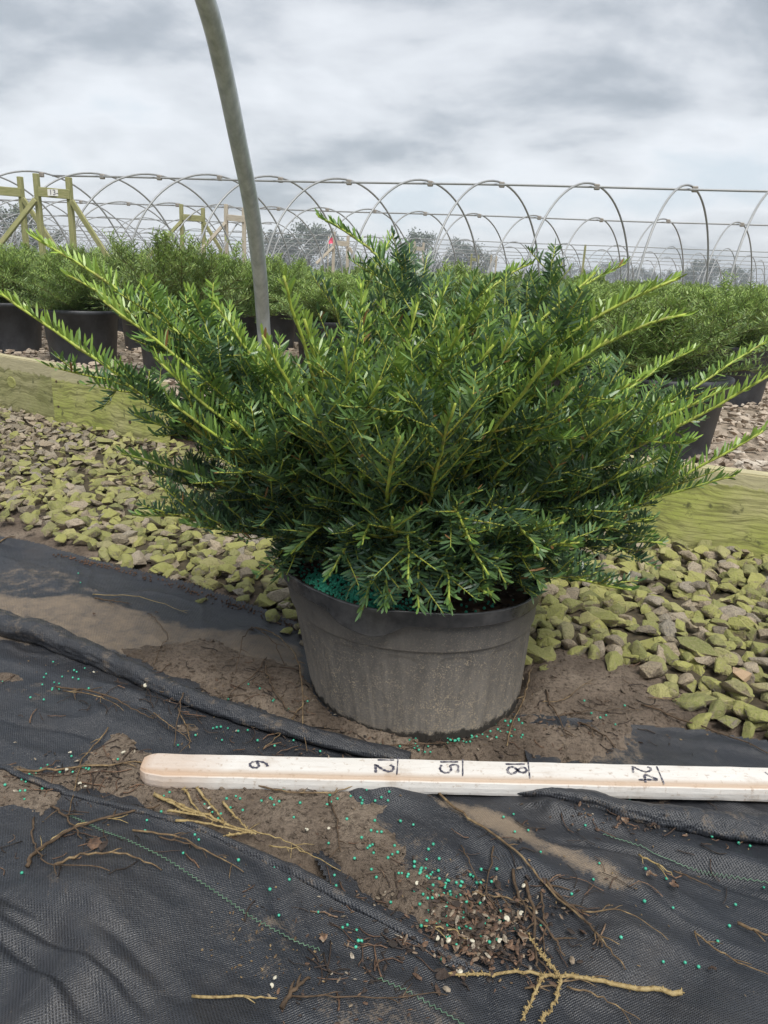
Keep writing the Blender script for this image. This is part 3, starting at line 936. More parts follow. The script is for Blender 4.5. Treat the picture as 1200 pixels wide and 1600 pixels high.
# the path's own base: dark fines between the stones
gx = np.linspace(-2.6, 2.4, 200); gy = np.linspace(0.9, 3.9, 130)
X, Y = np.meshgrid(gx, gy); s = sdf(X, Y, GRAVEL_POLY)
Z = base_z(X, Y) + 0.001 + 0.004 * vnoise(X, Y, 30, 61, 2) - 0.02 * np.clip(1 - s / 0.09, 0, 1)
i = (np.arange(129)[:, None] * 200 + np.arange(199)[None, :])
keep = (s[:-1, :-1] > 0.03) & (s[1:, 1:] > 0.03)
Q = np.stack([i, i + 1, i + 201, i + 200], -1)[keep]
used, inv = np.unique(Q.ravel(), return_inverse=True)
M_FINES = bump_simple('dark_fines', [(0.3, (0.035, 0.030, 0.02)), (0.7, (0.10, 0.08, 0.05))], 60, 0.9, 0.8, 0.01)
gs.data = mesh_np('gravel_path', np.stack([X, Y, Z], -1).reshape(-1, 3)[used], inv.reshape(-1, 4), mats=[M_FINES])
tag(gs, kind='structure')
mass = MB()
for n_, s in enumerate(stones):
    x, y, r, dep, px, py, lay = s
    bz = float(base_z(np.array([x]), np.array([y]))[0])
    z = bz + r * (0.32 if not lay else 0.85) + random.uniform(-0.002, 0.003)
    rot = Matrix.Rotation(random.uniform(0, 2 * pi), 3, 'Z') @ Matrix.Rotation(random.gauss(0, 0.28), 3, 'X') @ Matrix.Rotation(random.gauss(0, 0.28), 3, 'Y')
    sc = Vector((r * random.uniform(0.95, 1.3), r * random.uniform(0.85, 1.15), r * random.uniform(0.85, 1.15)))
    if n_ < 298:
        o = link('stone', STONE_ME[random.randrange(24)], gs)
        o.matrix_local = Matrix.Translation((x, y, z)) @ (rot @ Matrix.Diagonal(sc)).to_4x4()
    else:
        V, T = (HULLS if dep < 2.0 else HULLS_LO)[random.randrange(16)]
        M3 = np.array(rot @ Matrix.Diagonal(sc))
        bare = random.random()
        if x < -0.95 and random.random() < min(0.75, (-0.95 - x) * 1.2 + .25): bare = random.uniform(0.78, 1)
        mass.add(V @ M3.T + (x, y, z), T=T, a=bare)
o = link('small_stones', mass.mesh('small_stones', [M_MOSSA], smooth=False), gs)
o['kind'] = 'stuff'

# one tan stone that stands out, near the right edge
for pxs, pys, rr in ((1158, 1058, 0.021),):
    p = at(pxs, pys, 0.02)
    me_t = STONE_ME[9].copy(); me_t.materials.clear(); me_t.materials.append(bump_simple('tan_stone', [(0.35, (0.36, 0.24, 0.14)), (0.65, (0.56, 0.42, 0.29))], 70, 0.8, 0.5, 0.003))
    o = link('stone', me_t, gs); o.location = (p.x, p.y, 0.028); o.scale = (rr * 1.15, rr, rr); o.rotation_euler = (0.4, 0.1, 0.6)
    o['label'] = 'bare tan stone on top of the mossy green ones'

print('t %.1f' % (time.time() - T0))
# ------------------------------------------------------------------ raised bed behind the boards
BL = [(-6.0, 5.85), (-1.62, 3.07), (-0.76, 2.52), (0.52, 1.80), (0.91, 1.67), (4.2, 0.45)]
DIRV = Vector((0.85, -0.53)).normalized(); NRM = Vector((0.53, 0.85)).normalized()
bed_poly = [(p[0] + 0.02, p[1] + 0.02) for p in BL] + [(40, -12), (90, 110), (-90, 110), (-40, 28)]
gxs = np.linspace(-7, 6, 90); gys = np.linspace(0.5, 12, 90)
bm = bmesh.new()
vs = [bm.verts.new((x, y, 0.165)) for x, y in bed_poly]
bm.faces.new(vs)
bmesh.ops.triangulate(bm, faces=bm.faces)
me = bpy.data.meshes.new('raised_bed'); bm.to_mesh(me); bm.free(); me.materials.append(M_BEDG)
bed = tag(link('raised_bed', me), kind='structure')


def front_y(x):
    for (a, b), (c, d) in zip(BL[:-1], BL[1:]):
        if a <= x <= c: return b + (d - b) * (x - a) / (c - a)
    return 99


mass = MB()
for _ in range(9000):
    x = random.uniform(-4.2, 2.8); off = random.random() ** 1.3 * 2.3
    y = front_y(x) + 0.035 + off
    px, py, dep = proj((x, y, 0.18))
    if px < -150 or px > 1350: continue
    r = random.uniform(0.010, 0.022)
    V, T = HULLS_LO[random.randrange(16)]
    M3 = np.array(Matrix.Rotation(random.uniform(0, 6.3), 3, 'Z') @ Matrix.Rotation(random.gauss(0, .3), 3, 'X') @ Matrix.Diagonal(Vector((r * 1.2, r, r))))
    mass.add(V @ M3.T + (x, y, 0.168 + r * 0.35 + random.uniform(0, 0.008)), T=T, a=random.random())
o = link('pale_gravel', mass.mesh('pale_gravel', [M_BARE], smooth=False), bed); o['kind'] = 'stuff'


def board(p0, p1, h, th, label, seed, z0=-0.01, knots=()):
    p0 = Vector((*p0, 0)); p1 = Vector((*p1, 0)); L = (p1 - p0).length
    ang = atan2(p1.y - p0.y, p1.x - p0.x)
    nxs, nzs = max(2, int(L / 0.02)), 12
    bm = bmesh.new()
    bmesh.ops.create_cube(bm, size=1)
    for v in bm.verts:
        v.co = Vector((v.co.x * L + L / 2, v.co.y * th + th / 2, (v.co.z + 0.5) * h))
    bmesh.ops.bevel(bm, geom=list(bm.edges), offset=0.004, segments=2, affect='EDGES')
    me = bpy.data.meshes.new('timber_board'); bm.to_mesh(me); bm.free()
    me.materials.append(board_mat(seed))
    for p in me.polygons: p.use_smooth = False
    o = link('timber_board', me, loc=(p0.x, p0.y, z0)); o.rotation_euler = (0, 0, ang)
    tag(o, label, 'timber board', 'green timber boards edging the raised beds')
    # knots and nail holes, sunk discs on the camera side
    for (kx, kz, kr, nm) in knots:
        bm = bmesh.new()
        m = 14
        c = bm.verts.new((kx, -0.0004, kz))
        ring = [bm.verts.new((kx + kr * cos(2 * pi * q / m) * (1.25 if nm == 'knot' else 1.2), -0.0016 - 0.0006 * (q % 2), kz + kr * sin(2 * pi * q / m))) for q in range(m)]
        ring2 = [bm.verts.new((kx + kr * 1.3 * cos(2 * pi * q / m) * 1.25, 0.0005, kz + kr * 1.3 * sin(2 * pi * q / m))) for q in range(m)]
        for q in range(m):
            bm.faces.new((c, ring[q], ring[(q + 1) % m])); bm.faces.new((ring[q], ring2[q], ring2[(q + 1) % m], ring[(q + 1) % m]))
        mk = bpy.data.meshes.new(nm); bm.to_mesh(mk); bm.free(); mk.materials.append(M_TWIGD if nm == 'nail_hole' else M_KNOT)
        link(nm, mk, o)
    return o


M_KNOT = bump_simple('knot_wood', [(0.3, (0.25, 0.25, 0.08)), (0.55, (0.33, 0.34, 0.12)), (0.75, (0.40, 0.37, 0.19))], 70, 0.8, 0.5, 0.002)
board((-5.2, 5.38), (-1.29, 2.865), 0.222, 0.045, 'greenish timber board at the far left, set back behind the next board', 1, knots=((4.36, 0.12, 0.02, 'knot'), (4.0, 0.185, 0.006, 'nail_hole')))
board((-1.285, 2.83), (-0.775, 2.50), 0.225, 0.045, 'pale green timber board with knots and nail holes, its end left of the yew', 2,
      knots=((0.33, 0.135, 0.016, 'knot'), (0.035, 0.165, 0.004, 'nail_hole'), (0.17, 0.178, 0.004, 'nail_hole'), (0.27, 0.187, 0.004, 'nail_hole'), (0.035, 0.07, 0.004, 'nail_hole'), (0.45, 0.07, 0.005, 'nail_hole')))
board((-0.50, 2.51), (0.46, 1.93), 0.19, 0.045, 'timber board mostly hidden behind the potted yew', 3)
board((0.50, 1.815), (2.6, 0.99), 0.205, 0.05, 'mossy timber board with dark streaks, right of the potted yew', 4, knots=((0.52, 0.15, 0.004, 'nail_hole'),))


# ------------------------------------------------------------------ yew generator
def bezier(p0, p1, p2, n):
    t = np.linspace(0, 1, n)[:, None]
    return (1 - t) ** 2 * p0 + 2 * t * (1 - t) * p1 + t ** 2 * p2


def needles_on(P, spacing, length, fresh, R, segs=3, radial=0.0, width=0.0032, start=0.0, tipfresh=0.25):
    """needles along path P. returns V, T, A"""
    seg = np.linalg.norm(np.diff(P, axis=0), axis=1); cum = np.concatenate([[0], np.cumsum(seg)]); L = cum[-1]
    s0 = L * start
    m = max(4, int((L - s0) / spacing))
    s = s0 + (np.arange(m) + R.uniform(0, 1, m) * 0.6) / m * (L - s0)
    s = np.clip(s, 0, L * 0.999)
    pos = np.stack([np.interp(s, cum, P[:, k]) for k in range(3)], -1)
    Tn = np.gradient(P, axis=0)
    tan_ = np.stack([np.interp(s, cum, Tn[:, k]) for k in range(3)], -1); tan_ /= np.linalg.norm(tan_, axis=1)[:, None]
    up = np.array([0, 0, 1.0]); U = up - tan_ * (tan_ @ up)[:, None]
    nU = np.linalg.norm(U, axis=1)[:, None]; U = np.where(nU > 0.15, U / (nU + 1e-9), np.array([0, -1.0, 0]))
    Sd = np.cross(tan_, U); Sd /= np.linalg.norm(Sd, axis=1)[:, None] + 1e-9
    side = np.where(np.arange(m) % 2 == 0, 1.0, -1.0)
    beta = np.where(R.uniform(0, 1, m) < radial, R.uniform(-0.5, 1.55, m), R.normal(0.30, 0.30, m))
    if radial > 0.7: beta = np.where(R.uniform(0, 1, m) < 0.85, R.uniform(0.15, 1.5, m), R.normal(-0.1, 0.4, m))
    f = s / L
    tip = np.clip((f - 0.80) / 0.20, 0, 1)
    alpha = radians(68) + R.normal(0, 0.13, m) - tip * 0.75
    d = np.cos(alpha)[:, None] * tan_ + np.sin(alpha)[:, None] * ((np.cos(beta) * side)[:, None] * Sd + np.sin(beta)[:, None] * U)
    ln = length * R.uniform(0.7, 1.15, m) * (1 - 0.35 * tip) * (0.7 + 0.3 * np.clip(f * 6, 0, 1))
    # across vector: in plane of tangent, so flat side faces up
    A = tan_ + R.normal(0, 0.30, (m, 3)); A -= d * np.sum(A * d, 1)[:, None]; A /= np.linalg.norm(A, axis=1)[:, None] + 1e-9
    Nn = np.cross(d, A)
    bend = R.normal(0.06, 0.12, m)[:, None] * tan_ + R.normal(0.12, 0.10, m)[:, None] * U
    w = width * R.uniform(0.85, 1.15, m)[:, None]
    lv = ln[:, None]

    def pt(u, wid):
        c = pos + d * lv * u + bend * lv * u * u
        return c, c - A * w * wid * 0.5, c + A * w * wid * 0.5
    if segs >= 3:
        _, a0, b0 = pt(0.02, 0.45); _, a1, b1 = pt(0.35, 1.0); _, a2, b2 = pt(0.80, 0.85); c3, _, _ = pt(1.0, 0)
        Vv = np.stack([a0, b0, a1, b1, a2, b2, c3], 1).reshape(-1, 3)
        k = np.arange(m)[:, None, None] * 7
        Tt = (np.array([[0, 1, 3], [0, 3, 2], [2, 3, 5], [2, 5, 4], [4, 5, 6]])[None] + k).reshape(-1, 3); nv = 7
    else:
        _, a0, b0 = pt(0.0, 0.6); _, a1, b1 = pt(0.55, 1.0); c3, _, _ = pt(1.0, 0)
        Vv = np.stack([a0, b0, a1, b1, c3], 1).reshape(-1, 3)
        k = np.arange(m)[:, None, None] * 5
        Tt = (np.array([[0, 1, 3], [0, 3, 2], [2, 3, 4]])[None] + k).reshape(-1, 3); nv = 5
    fr = np.clip(fresh + tipfresh * f ** 2 + R.normal(0, 0.10, m), 0, 0.96)
    fr = np.where(R.uniform(0, 1, m) < 0.006, 1.0, fr)
    return Vv, Tt, np.repeat(fr, nv)


def build_branch(p0, ctrl, p2, R, dens=1.0, rad=0.003, fresh_tip=0.7, shoots=None, near=True, nlen=0.018, long_leader=False, wid=0.0029, spacing=0.0020):
    """one leader and its side shoots; returns stem MB and needle MB"""
    st, nd = MB(), MB()
    P = bezier(np.array(p0), np.array(ctrl), np.array(p2), 26)
    P[3:] += np.cumsum(R.normal(0, 0.0009, (23, 3)), axis=0)
    L = np.linalg.norm(np.diff(P, axis=0), axis=1).sum()
    rr = np.linspace(rad, rad * (0.45 if near else .3), len(P))
    age = np.linspace(0.05, 1.25, len(P)).clip(0, 1) if L > 0.25 else np.linspace(0.3, 1, len(P))
    v, q, t = tube(P, rr, 6 if near else 4); st.add(v, q, t, np.concatenate([np.repeat(age, 6 if near else 4), [age[0], age[-1]]]))
    start = 0.42 if long_leader else 0.35
    nd.add(*(lambda a: (a[0], None, a[1], a[2]))(needles_on(P, spacing * 1.15, nlen * 1.15, fresh_tip * 0.62, R, 3 if near else 2, radial=0.75, start=start, width=wid * 1.1, tipfresh=0.45)))
    ns = shoots if shoots is not None else int(L / (0.0165 if not near else 0.0145) * dens)
    Tn = np.gradient(P, axis=0); Tn /= np.linalg.norm(Tn, axis=1)[:, None]
    for j in range(ns):
        f = 0.16 + (0.76 if not long_leader else 0.58) * (j + R.uniform(0, 1)) / ns
        i_ = int(f * 25)
        b = P[i_]; T = Tn[i_]
        up = np.array([0, 0, 1.0]); U = up - T * (T @ up); U /= np.linalg.norm(U) + 1e-9
        Sd = np.cross(T, U)
        sgn = 1 if j % 2 else -1
        be = R.normal(0.25, 0.5)
        al = radians(R.uniform(38, 58))
        d = cos(al) * T + sin(al) * (sgn * cos(be) * Sd + sin(be) * U)
        sl = ((0.14 if not near else 0.115) - (0.085 if not near else 0.07) * f) * R.uniform(0.5, 1.25) * (L / 0.45) ** 0.5
        bend = 0.25 * T + 0.12 * up
        e = b + d * sl + bend * sl * 0.5
        S_ = bezier(b, b + d * sl * 0.5, e, 9)
        fr = fresh_tip * (0.16 + 0.60 * f) * R.uniform(0.4, 1.3)
        v, q, t = tube(S_, np.linspace(rad * 0.42, rad * 0.2, 9), 4)
        st.add(v, q, t, np.concatenate([np.repeat(np.linspace(0.50, 0.7 + 0.3 * fr, 9), 4), [0.5, 0.9]]))
        a = needles_on(S_, spacing, nlen * R.uniform(0.85, 1.05), fr, R, 3 if near else 2, radial=0.35, width=wid)
        nd.add(a[0], None, a[1], a[2])
        # tertiary sprigs
        if sl > 0.06 and near:
            for k in range(R.integers(1, 4)):
                g = R.uniform(0.25, 0.75); ii = int(g * 8); bb = S_[ii]
                d2 = d + (R.normal(0, 0.55, 3)); d2 /= np.linalg.norm(d2)
                l2 = sl * R.uniform(0.3, 0.55)
                S2 = bezier(bb, bb + d2 * l2 * 0.5, bb + d2 * l2 + up * l2 * 0.12, 6)
                v, q, t = tube(S2, np.linspace(rad * 0.28, rad * 0.16, 6), 4)
                st.add(v, q, t, 0.62 + 0.35 * fr)
                a = needles_on(S2, spacing, nlen * 0.9, fr * 1.05, R, 3, radial=0.35, width=wid)
                nd.add(a[0], None, a[1], a[2])
    return st, nd


print('t %.1f' % (time.time() - T0))
# ------------------------------------------------------------------ the potted yew
CB = np.array([0.045, 1.01, 0.175])


def A3(px, py, y):
    v = aty(px, py, y); return np.array([v.x, v.y, v.z])


yew = link('yew_shrub', None, loc=(0.045, 1.01, 0.172))
tag(yew, 'large spreading green yew shrub growing in the speckled pot behind the white stick', 'shrub')
YINV = np.array([0.045, 1.01, 0.172])
Rg = np.random.default_rng(11)


def add_yew_branch(st, nd, lab=None):
    st.V = [v - YINV for v in st.V]; nd.V = [v - YINV for v in nd.V]
    b = link('branch', st.mesh('branch', [M_STEM]), yew)
    link('needles', nd.mesh('needles', [M_NEEDLE]), b)
    if lab: b['label'] = lab


# leaders the photograph shows: tip (px, py), depth y, and a pixel the leader passes, with its depth
LEAD = [
    ((0, 455), 0.90, (300, 665), 0.93, 0.9, 'long leader reaching the left edge of the crown'), ((55, 368), 1.02, (330, 560), 0.99, 1.0, 'long arching leader pointing up left'),
    ((160, 465), 0.88, (380, 640), 0.92, 0.8, None), ((190, 480), 1.10, (400, 600), 1.05, 0.9, None),
    ((500, 340), 1.22, (612, 425), 1.16, 0.5, None), ((620, 372), 1.20, (560, 520), 1.1, 0.6, None),
    ((1062, 428), 0.86, (800, 590), 0.90, 1.0, 'thick leader with an orange stem pointing up right'), ((1072, 492), 0.90, (840, 600), 0.92, 0.85, None),
    ((835, 408), 1.18, (700, 520), 1.1, 0.75, None), ((980, 415), 1.25, (850, 500), 1.15, 0.7, None),
    ((1195, 590), 0.92, (1000, 690), 0.96, 0.95, 'leader reaching the right edge of the crown'), ((1185, 675), 0.98, (1030, 760), 1.0, 0.8, None),
    ((1200, 535), 1.12, (1020, 640), 1.08, 0.7, None), ((1078, 548), 1.10, (930, 640), 1.05, 0.9, None),
    ((715, 500), 0.76, (650, 640), 0.84, 1.0, 'upright leader in the middle of the crown, leaning right'), ((430, 430), 0.84, (490, 600), 0.90, 0.9, None),
    ((600, 590), 0.70, (570, 700), 0.80, 0.8, None), ((290, 450), 1.02, (380, 560), 1.0, 1.0, None),
    ((930, 440), 1.00, (800, 560), 0.98, 0.8, None), ((565, 440), 1.05, (570, 560), 1.0, 1.0, None), ((470, 500), 0.78, (520, 650), 0.85, 0.9, None),
    ((865, 560), 0.74, (770, 680), 0.82, 0.8, None), ((700, 440), 1.1, (660, 560), 1.05, 0.9, None), ((770, 465), 0.95, (690, 600), 0.95, 1.0, None),
    ((205, 645), 0.97, (340, 700), 1.0, 0.35, None), ((300, 815), 0.98, (430, 800), 1.0, 0.2, None), ((1035, 848), 0.98, (880, 850), 1.0, 0.3, None),
    ((935, 905), 0.88, (820, 860), 0.93, 0.2, None), ((610, 945), 0.80, (620, 850), 0.86, 0.25, None), ((660, 955), 0.795, (655, 850), 0.86, 0.2, None), ((435, 912), 0.92, (500, 830), 0.95, 0.2, None),
    ((1140, 740), 1.0, (1000, 780), 1.02, 0.5, None), ((120, 545), 0.98, (330, 680), 1.0, 0.75, None), ((520, 900), 0.82, (570, 830), 0.88, 0.2, None),
    ((760, 900), 0.80, (710, 820), 0.86, 0.2, None), ((840, 870), 0.80, (770, 790), 0.86, 0.25, None),
    ((830, 935), 0.87, (780, 860), 0.90, 0.2, None), ((905, 895), 0.90, (820, 850), 0.93, 0.25, None), ((770, 940), 0.83, (730, 860), 0.88, 0.2, None), ((850, 905), 0.84, (790, 840), 0.88, 0.3, None),
    ((560, 935), 0.82, (590, 850), 0.86, 0.2, None), ((700, 935), 0.80, (690, 850), 0.86, 0.25, None), ((790, 915), 0.82, (745, 840), 0.87, 0.2, None), ((870, 890), 0.86, (800, 830), 0.90, 0.25, None), ((640, 900), 0.77, (640, 820), 0.84, 0.3, None), ((740, 850), 0.74, (700, 790), 0.82, 0.35, None), ((560, 850), 0.76, (590, 790), 0.84, 0.3, None), ((450, 860), 0.86, (520, 800), 0.90, 0.2, None),
    ((100, 430), 1.06, (340, 590), 1.03, 0.9, None), ((235, 555), 0.86, (400, 690), 0.90, 0.75, None), ((340, 470), 0.93, (450, 620), 0.94, 0.95, None), ((400, 520), 0.80, (500, 690), 0.86, 0.85, None),
    ((655, 470), 0.88, (620, 640), 0.90, 1.0, None), ((545, 545), 0.74, (560, 690), 0.82, 0.8, None), ((770, 560), 0.74, (690, 690), 0.82, 0.9, None), ((960, 520), 0.82, (800, 650), 0.88, 0.9, None),
    ((1010, 580), 0.84, (850, 680), 0.89, 0.85, None), ((1130, 600), 0.95, (950, 690), 0.97, 0.85, None), ((180, 700), 0.93, (360, 760), 0.97, 0.35, None), ((270, 620), 0.84, (430, 730), 0.90, 0.6, None),
    ((880, 500), 0.92, (750, 620), 0.93, 1.0, None), ((610, 680), 0.68, (600, 780), 0.80, 0.55, None), ((720, 640), 0.70, (680, 760), 0.80, 0.6, None), ((480, 620), 0.74, (540, 740), 0.84, 0.55, None),
    ((820, 480), 0.84, (740, 640), 0.88, 0.8, None), ((900, 610), 0.78, (800, 720), 0.86, 0.6, None), ((980, 640), 0.84, (870, 730), 0.9, 0.7, None),
]
for (tip, ty, mid, my, fr, lab) in LEAD:
    p2 = A3(*tip, ty); pm = A3(*mid, my)
    p0 = CB + np.array([Rg.uniform(-0.05, 0.05), Rg.uniform(-0.05, 0.03), 0])
    la, lb = np.linalg.norm(pm - p0), np.linalg.norm(p2 - pm); tt = la / (la + lb)
    ctrl = (pm - (1 - tt) ** 2 * p0 - tt ** 2 * p2) / (2 * tt * (1 - tt))
    ctrl[2] = max(ctrl[2], 0.16)
    long_ = np.linalg.norm(p2 - p0) > 0.45
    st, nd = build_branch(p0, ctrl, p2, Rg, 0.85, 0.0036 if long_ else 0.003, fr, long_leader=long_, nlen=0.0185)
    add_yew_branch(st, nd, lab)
# filling leaders all round
degrees_ = math.degrees
NFILL = 96
for j in range(NFILL):
    az = 2 * pi * ((j * 0.61803) % 1.0) + Rg.normal(0, 0.1)
    el = radians(Rg.uniform(4, 78)) if j % 3 else radians(Rg.uniform(3, 28))
    d = np.array([cos(az) * cos(el), sin(az) * cos(el), sin(el)])
    if abs(((degrees_(az) - 232 + 180) % 360) - 180) < 24 and el < radians(30): continue
    rx, ry, rz = 0.47, (0.30 if d[1] < 0 else 0.40), 0.31
    r = 1 / sqrt((d[0] / rx) ** 2 + (d[1] / ry) ** 2 + (d[2] / rz) ** 2)
    r *= Rg.uniform(0.68, 1.0)
    if d[0] > 0 and el < radians(32): r *= 0.84
    p0 = CB + np.array([Rg.uniform(-0.05, 0.05), Rg.uniform(-0.05, 0.05), 0.0])
    p2 = CB + d * r + np.array([0.02, 0, 0.055])
    ctrl = CB + d * r * 0.5 + np.array([0.0, 0.0, 0.07 * (1 - abs(sin(el))) - 0.02 * sin(el)])
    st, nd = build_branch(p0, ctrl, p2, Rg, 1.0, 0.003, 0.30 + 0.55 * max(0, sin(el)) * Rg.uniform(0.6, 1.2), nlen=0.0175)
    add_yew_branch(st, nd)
print('yew tris done')

print('t %.1f' % (time.time() - T0))
# ------------------------------------------------------------------ main pot
PC_B, PC_T = Vector((0.062, 1.018, -0.012)), Vector((0.041, 1.003, 0.207))
NA, NZ = 360, 110
th = np.linspace(0, 2 * pi, NA, endpoint=False)
prof_z = np.concatenate([np.linspace(0, 0.150, 70), np.linspace(0.1505, 0.186, 16), np.linspace(0.1865, 0.206, 24)])
rb, rt = 0.157, 0.178


def pot_r(z, a):
    r = rb + (rt - rb) * (z / 0.19)
    r = r + np.where(z > 0.148, 0.0035, 0.0)                       # collar below the lip
    r = r + np.where(z > 0.1865, 0.0055, 0.0)                     # rolled lip
    r = r - np.where((z > 0.158) & (z < 0.1595), 0.0006, 0)
    r = r + 0.0012 * np.clip(np.cos(a * 45) * 3 - 2, 0, 1) * (z < 0.13) * (z > 0.004)
    # arched panels
    pw = 2 * pi / 15
    u = ((a + 0.21) % pw) / pw * 2 - 1
    top = 0.138 - 0.022 * (np.abs(u) / 0.80) ** 4
    inside = (np.abs(u) < 0.80) & (z < top)
    edge = np.minimum((0.80 - np.abs(u)) * pw / 2 * 0.16, top - z)
    r = r - np.where(inside, 0.0010 * np.clip(edge / 0.0015, 0, 1), 0) - 0.0011 * np.exp(-(edge / 0.0012) ** 2)
    r = r + 0.0018 * np.sin(a * 2 + 1) + 0.0010 * np.sin(a * 5) + 0.0012 * np.sin(a * 3 + z * 14)
    return r


AA, ZZ = np.meshgrid(th, prof_z)
RR = pot_r(ZZ, AA)
# dent: the lip is pushed out and down at the front left
dent_a = radians(-90 - 19)
da = (AA - dent_a + pi) % (2 * pi) - pi
dn = np.exp(-(da / 0.23) ** 4)
lipw = np.clip((ZZ - 0.176) / 0.030, 0, 1)
lf = np.clip((ZZ - 0.1865) / 0.0195, 0, 1); isl = (ZZ > 0.1862) * 1.0
dn2 = dn * (1 + 0.10 * np.sin(da * 17 + 0.7))
RR = RR + isl * dn2 * (0.0075 * (1 - lf) + 0.0035) - 0.003 * dn * np.exp(-((ZZ - 0.172) / 0.007) ** 2)
Zd = ZZ - isl * dn2 * (0.013 * (1 - lf) + 0.001) + 0.0007 * np.sin(AA * 3) * lipw
crack = np.exp(-((AA - (dent_a + 0.03)) / 0.006) ** 2) * ((ZZ > 0.150) & (ZZ < 0.186))
RR = RR - 0.003 * crack


def pot_xyz(RR, AA, Z):
    t = Z / 0.206
    cx = PC_B.x + (PC_T.x - PC_B.x) * t; cy = PC_B.y + (PC_T.y - PC_B.y) * t
    x = cx + RR * np.cos(AA); y = cy + RR * np.sin(AA)
    z = PC_B.z + Z * (PC_T.z - PC_B.z) / 0.206 - 0.055 * (x - cx) * t
    return np.stack([x - PC_B.x, y - PC_B.y, z - PC_B.z], -1)


def ring_mesh(name, G3, closed=True):
    k, n = G3.shape[:2]
    i = np.arange(k - 1)[:, None] * n; j = np.arange(n)[None, :]; j2 = (j + 1) % n
    Q = np.stack([i + j, i + j2, i + n + j2, i + n + j], -1).reshape(-1, 4)
    return mesh_np(name, G3.reshape(-1, 3), Q, mats=[M_POT])


pot = link('nursery_pot', None, loc=PC_B)
tag(pot, 'squat black plastic nursery pot, mud-splashed, with a crushed lip, behind the white stick', 'plant pot')
wall = pot_xyz(RR[:87], AA[:87], Zd[:87])
link('pot_wall', ring_mesh('pot_wall', wall), pot)
inner_z = np.linspace(0.206, 0.12, 16)
AI, ZI = np.meshgrid(th, inner_z)
wallr = pot_r(np.full_like(th, 0.14), th)[None, :] - 0.0045
RI = wallr + (RR[-1][None, :] - 0.0045 - wallr) * np.clip((ZI - 0.180) / 0.026, 0, 1) - (0.18 - np.minimum(ZI, 0.18)) * 0.1
ZI2 = ZI + (Zd[-1][None, :] - 0.206) * np.clip((ZI - 0.15) / 0.056, 0, 1)
lip = np.concatenate([pot_xyz(RR[86:], AA[86:], Zd[86:]), pot_xyz(RR[-1][None, :] - 0.0018, AA[-1][None, :], Zd[-1][None, :] + 0.0012), pot_xyz(RI, AI, ZI2)], 0)
me = ring_mesh('lip', lip)
me.materials.clear()
M_LIP, t_, b_ = mat('smooth_black_lip', 0.27, 0.6)
n_ = noise(t_, coords(t_), 40, 5, 0.65)
t_.links.new(rmp(t_, n_, [(0.35, (0.020, 0.021, 0.024)), (0.6, (0.055, 0.055, 0.058)), (0.75, (0.10, 0.095, 0.09))]), b_.inputs['Base Color'])
bump(t_, b_, n_, 0.2, 0.002)
me.materials.append(M_LIP)
link('lip', me, pot)

# potting mix
xg = np.linspace(-0.175, 0.175, 120); X, Y = np.meshgrid(xg, xg)
rad_ = np.hypot(X, Y)
zmix = 0.176 + 0.004 * vnoise(X, Y, 25, 71, 3) + 0.003 * vnoise(X, Y, 110, 72, 2) + 0.012 * np.exp(-((X + 0.09) ** 2 + (Y + 0.07) ** 2) / 0.004)
i = (np.arange(119)[:, None] * 120 + np.arange(119)[None, :])
keep = (rad_[:-1, :-1] < 0.172) & (rad_[1:, 1:] < 0.172)
Q = np.stack([i, i + 1, i + 121, i + 120], -1)[keep]
used, inv = np.unique(Q.ravel(), return_inverse=True)
mixv = np.stack([X + 0.040, Y + 1.004, zmix - 0.055 * X], -1).reshape(-1, 3)[used]
mixo = link('potting_mix', mesh_np('potting_mix', mixv, inv.reshape(-1, 4), mats=[M_BARK]))
tag(mixo, 'dark bark potting mix inside the pot', kind='stuff', cat='potting mix')


def mix_z(x, y):
    X = np.array([x - 0.040]); Y = np.array([y - 1.004])
    return float((0.176 + 0.004 * vnoise(X, Y, 25, 71, 3) + 0.003 * vnoise(X, Y, 110, 72, 2) + 0.012 * np.exp(-((X + 0.09) ** 2 + (Y + 0.07) ** 2) / 0.004) - 0.055 * X)[0])


def ico(sub):
    bm = bmesh.new(); bmesh.ops.create_icosphere(bm, subdivisions=sub, radius=1)
    bm.verts.index_update()
    V = np.array([tuple(v.co) for v in bm.verts]); T = np.array([[v.index for v in f.verts] for f in bm.faces]); bm.free(); return V, T


ICO1, ICO2 = ico(1), ico(2)
gm = MB()
for _ in range(1150):
    a = random.gauss(radians(-132), 0.42); r = 0.158 * sqrt(random.uniform(0.28, 1))
    x, y = 0.040 + r * cos(a), 1.004 + r * sin(a)
    if random.random() < 0.06: a = random.uniform(-3.1, 0); r = random.uniform(0.1, 0.155); x, y = 0.04 + r * cos(a), 1.004 + r * sin(a)
    q = random.uniform(0.0015, 0.0023)
    gm.add(ICO2[0] * q + (x, y, mix_z(x, y) + 0.001 + random.uniform(0, 0.0035)), T=ICO2[1])
o = link('fertiliser_granules', gm.mesh('fertiliser_granules', [M_GRAN]))
tag(o, 'bright green fertiliser granules heaped inside the pot rim', 'fertiliser', kind='stuff')
cm = MB()


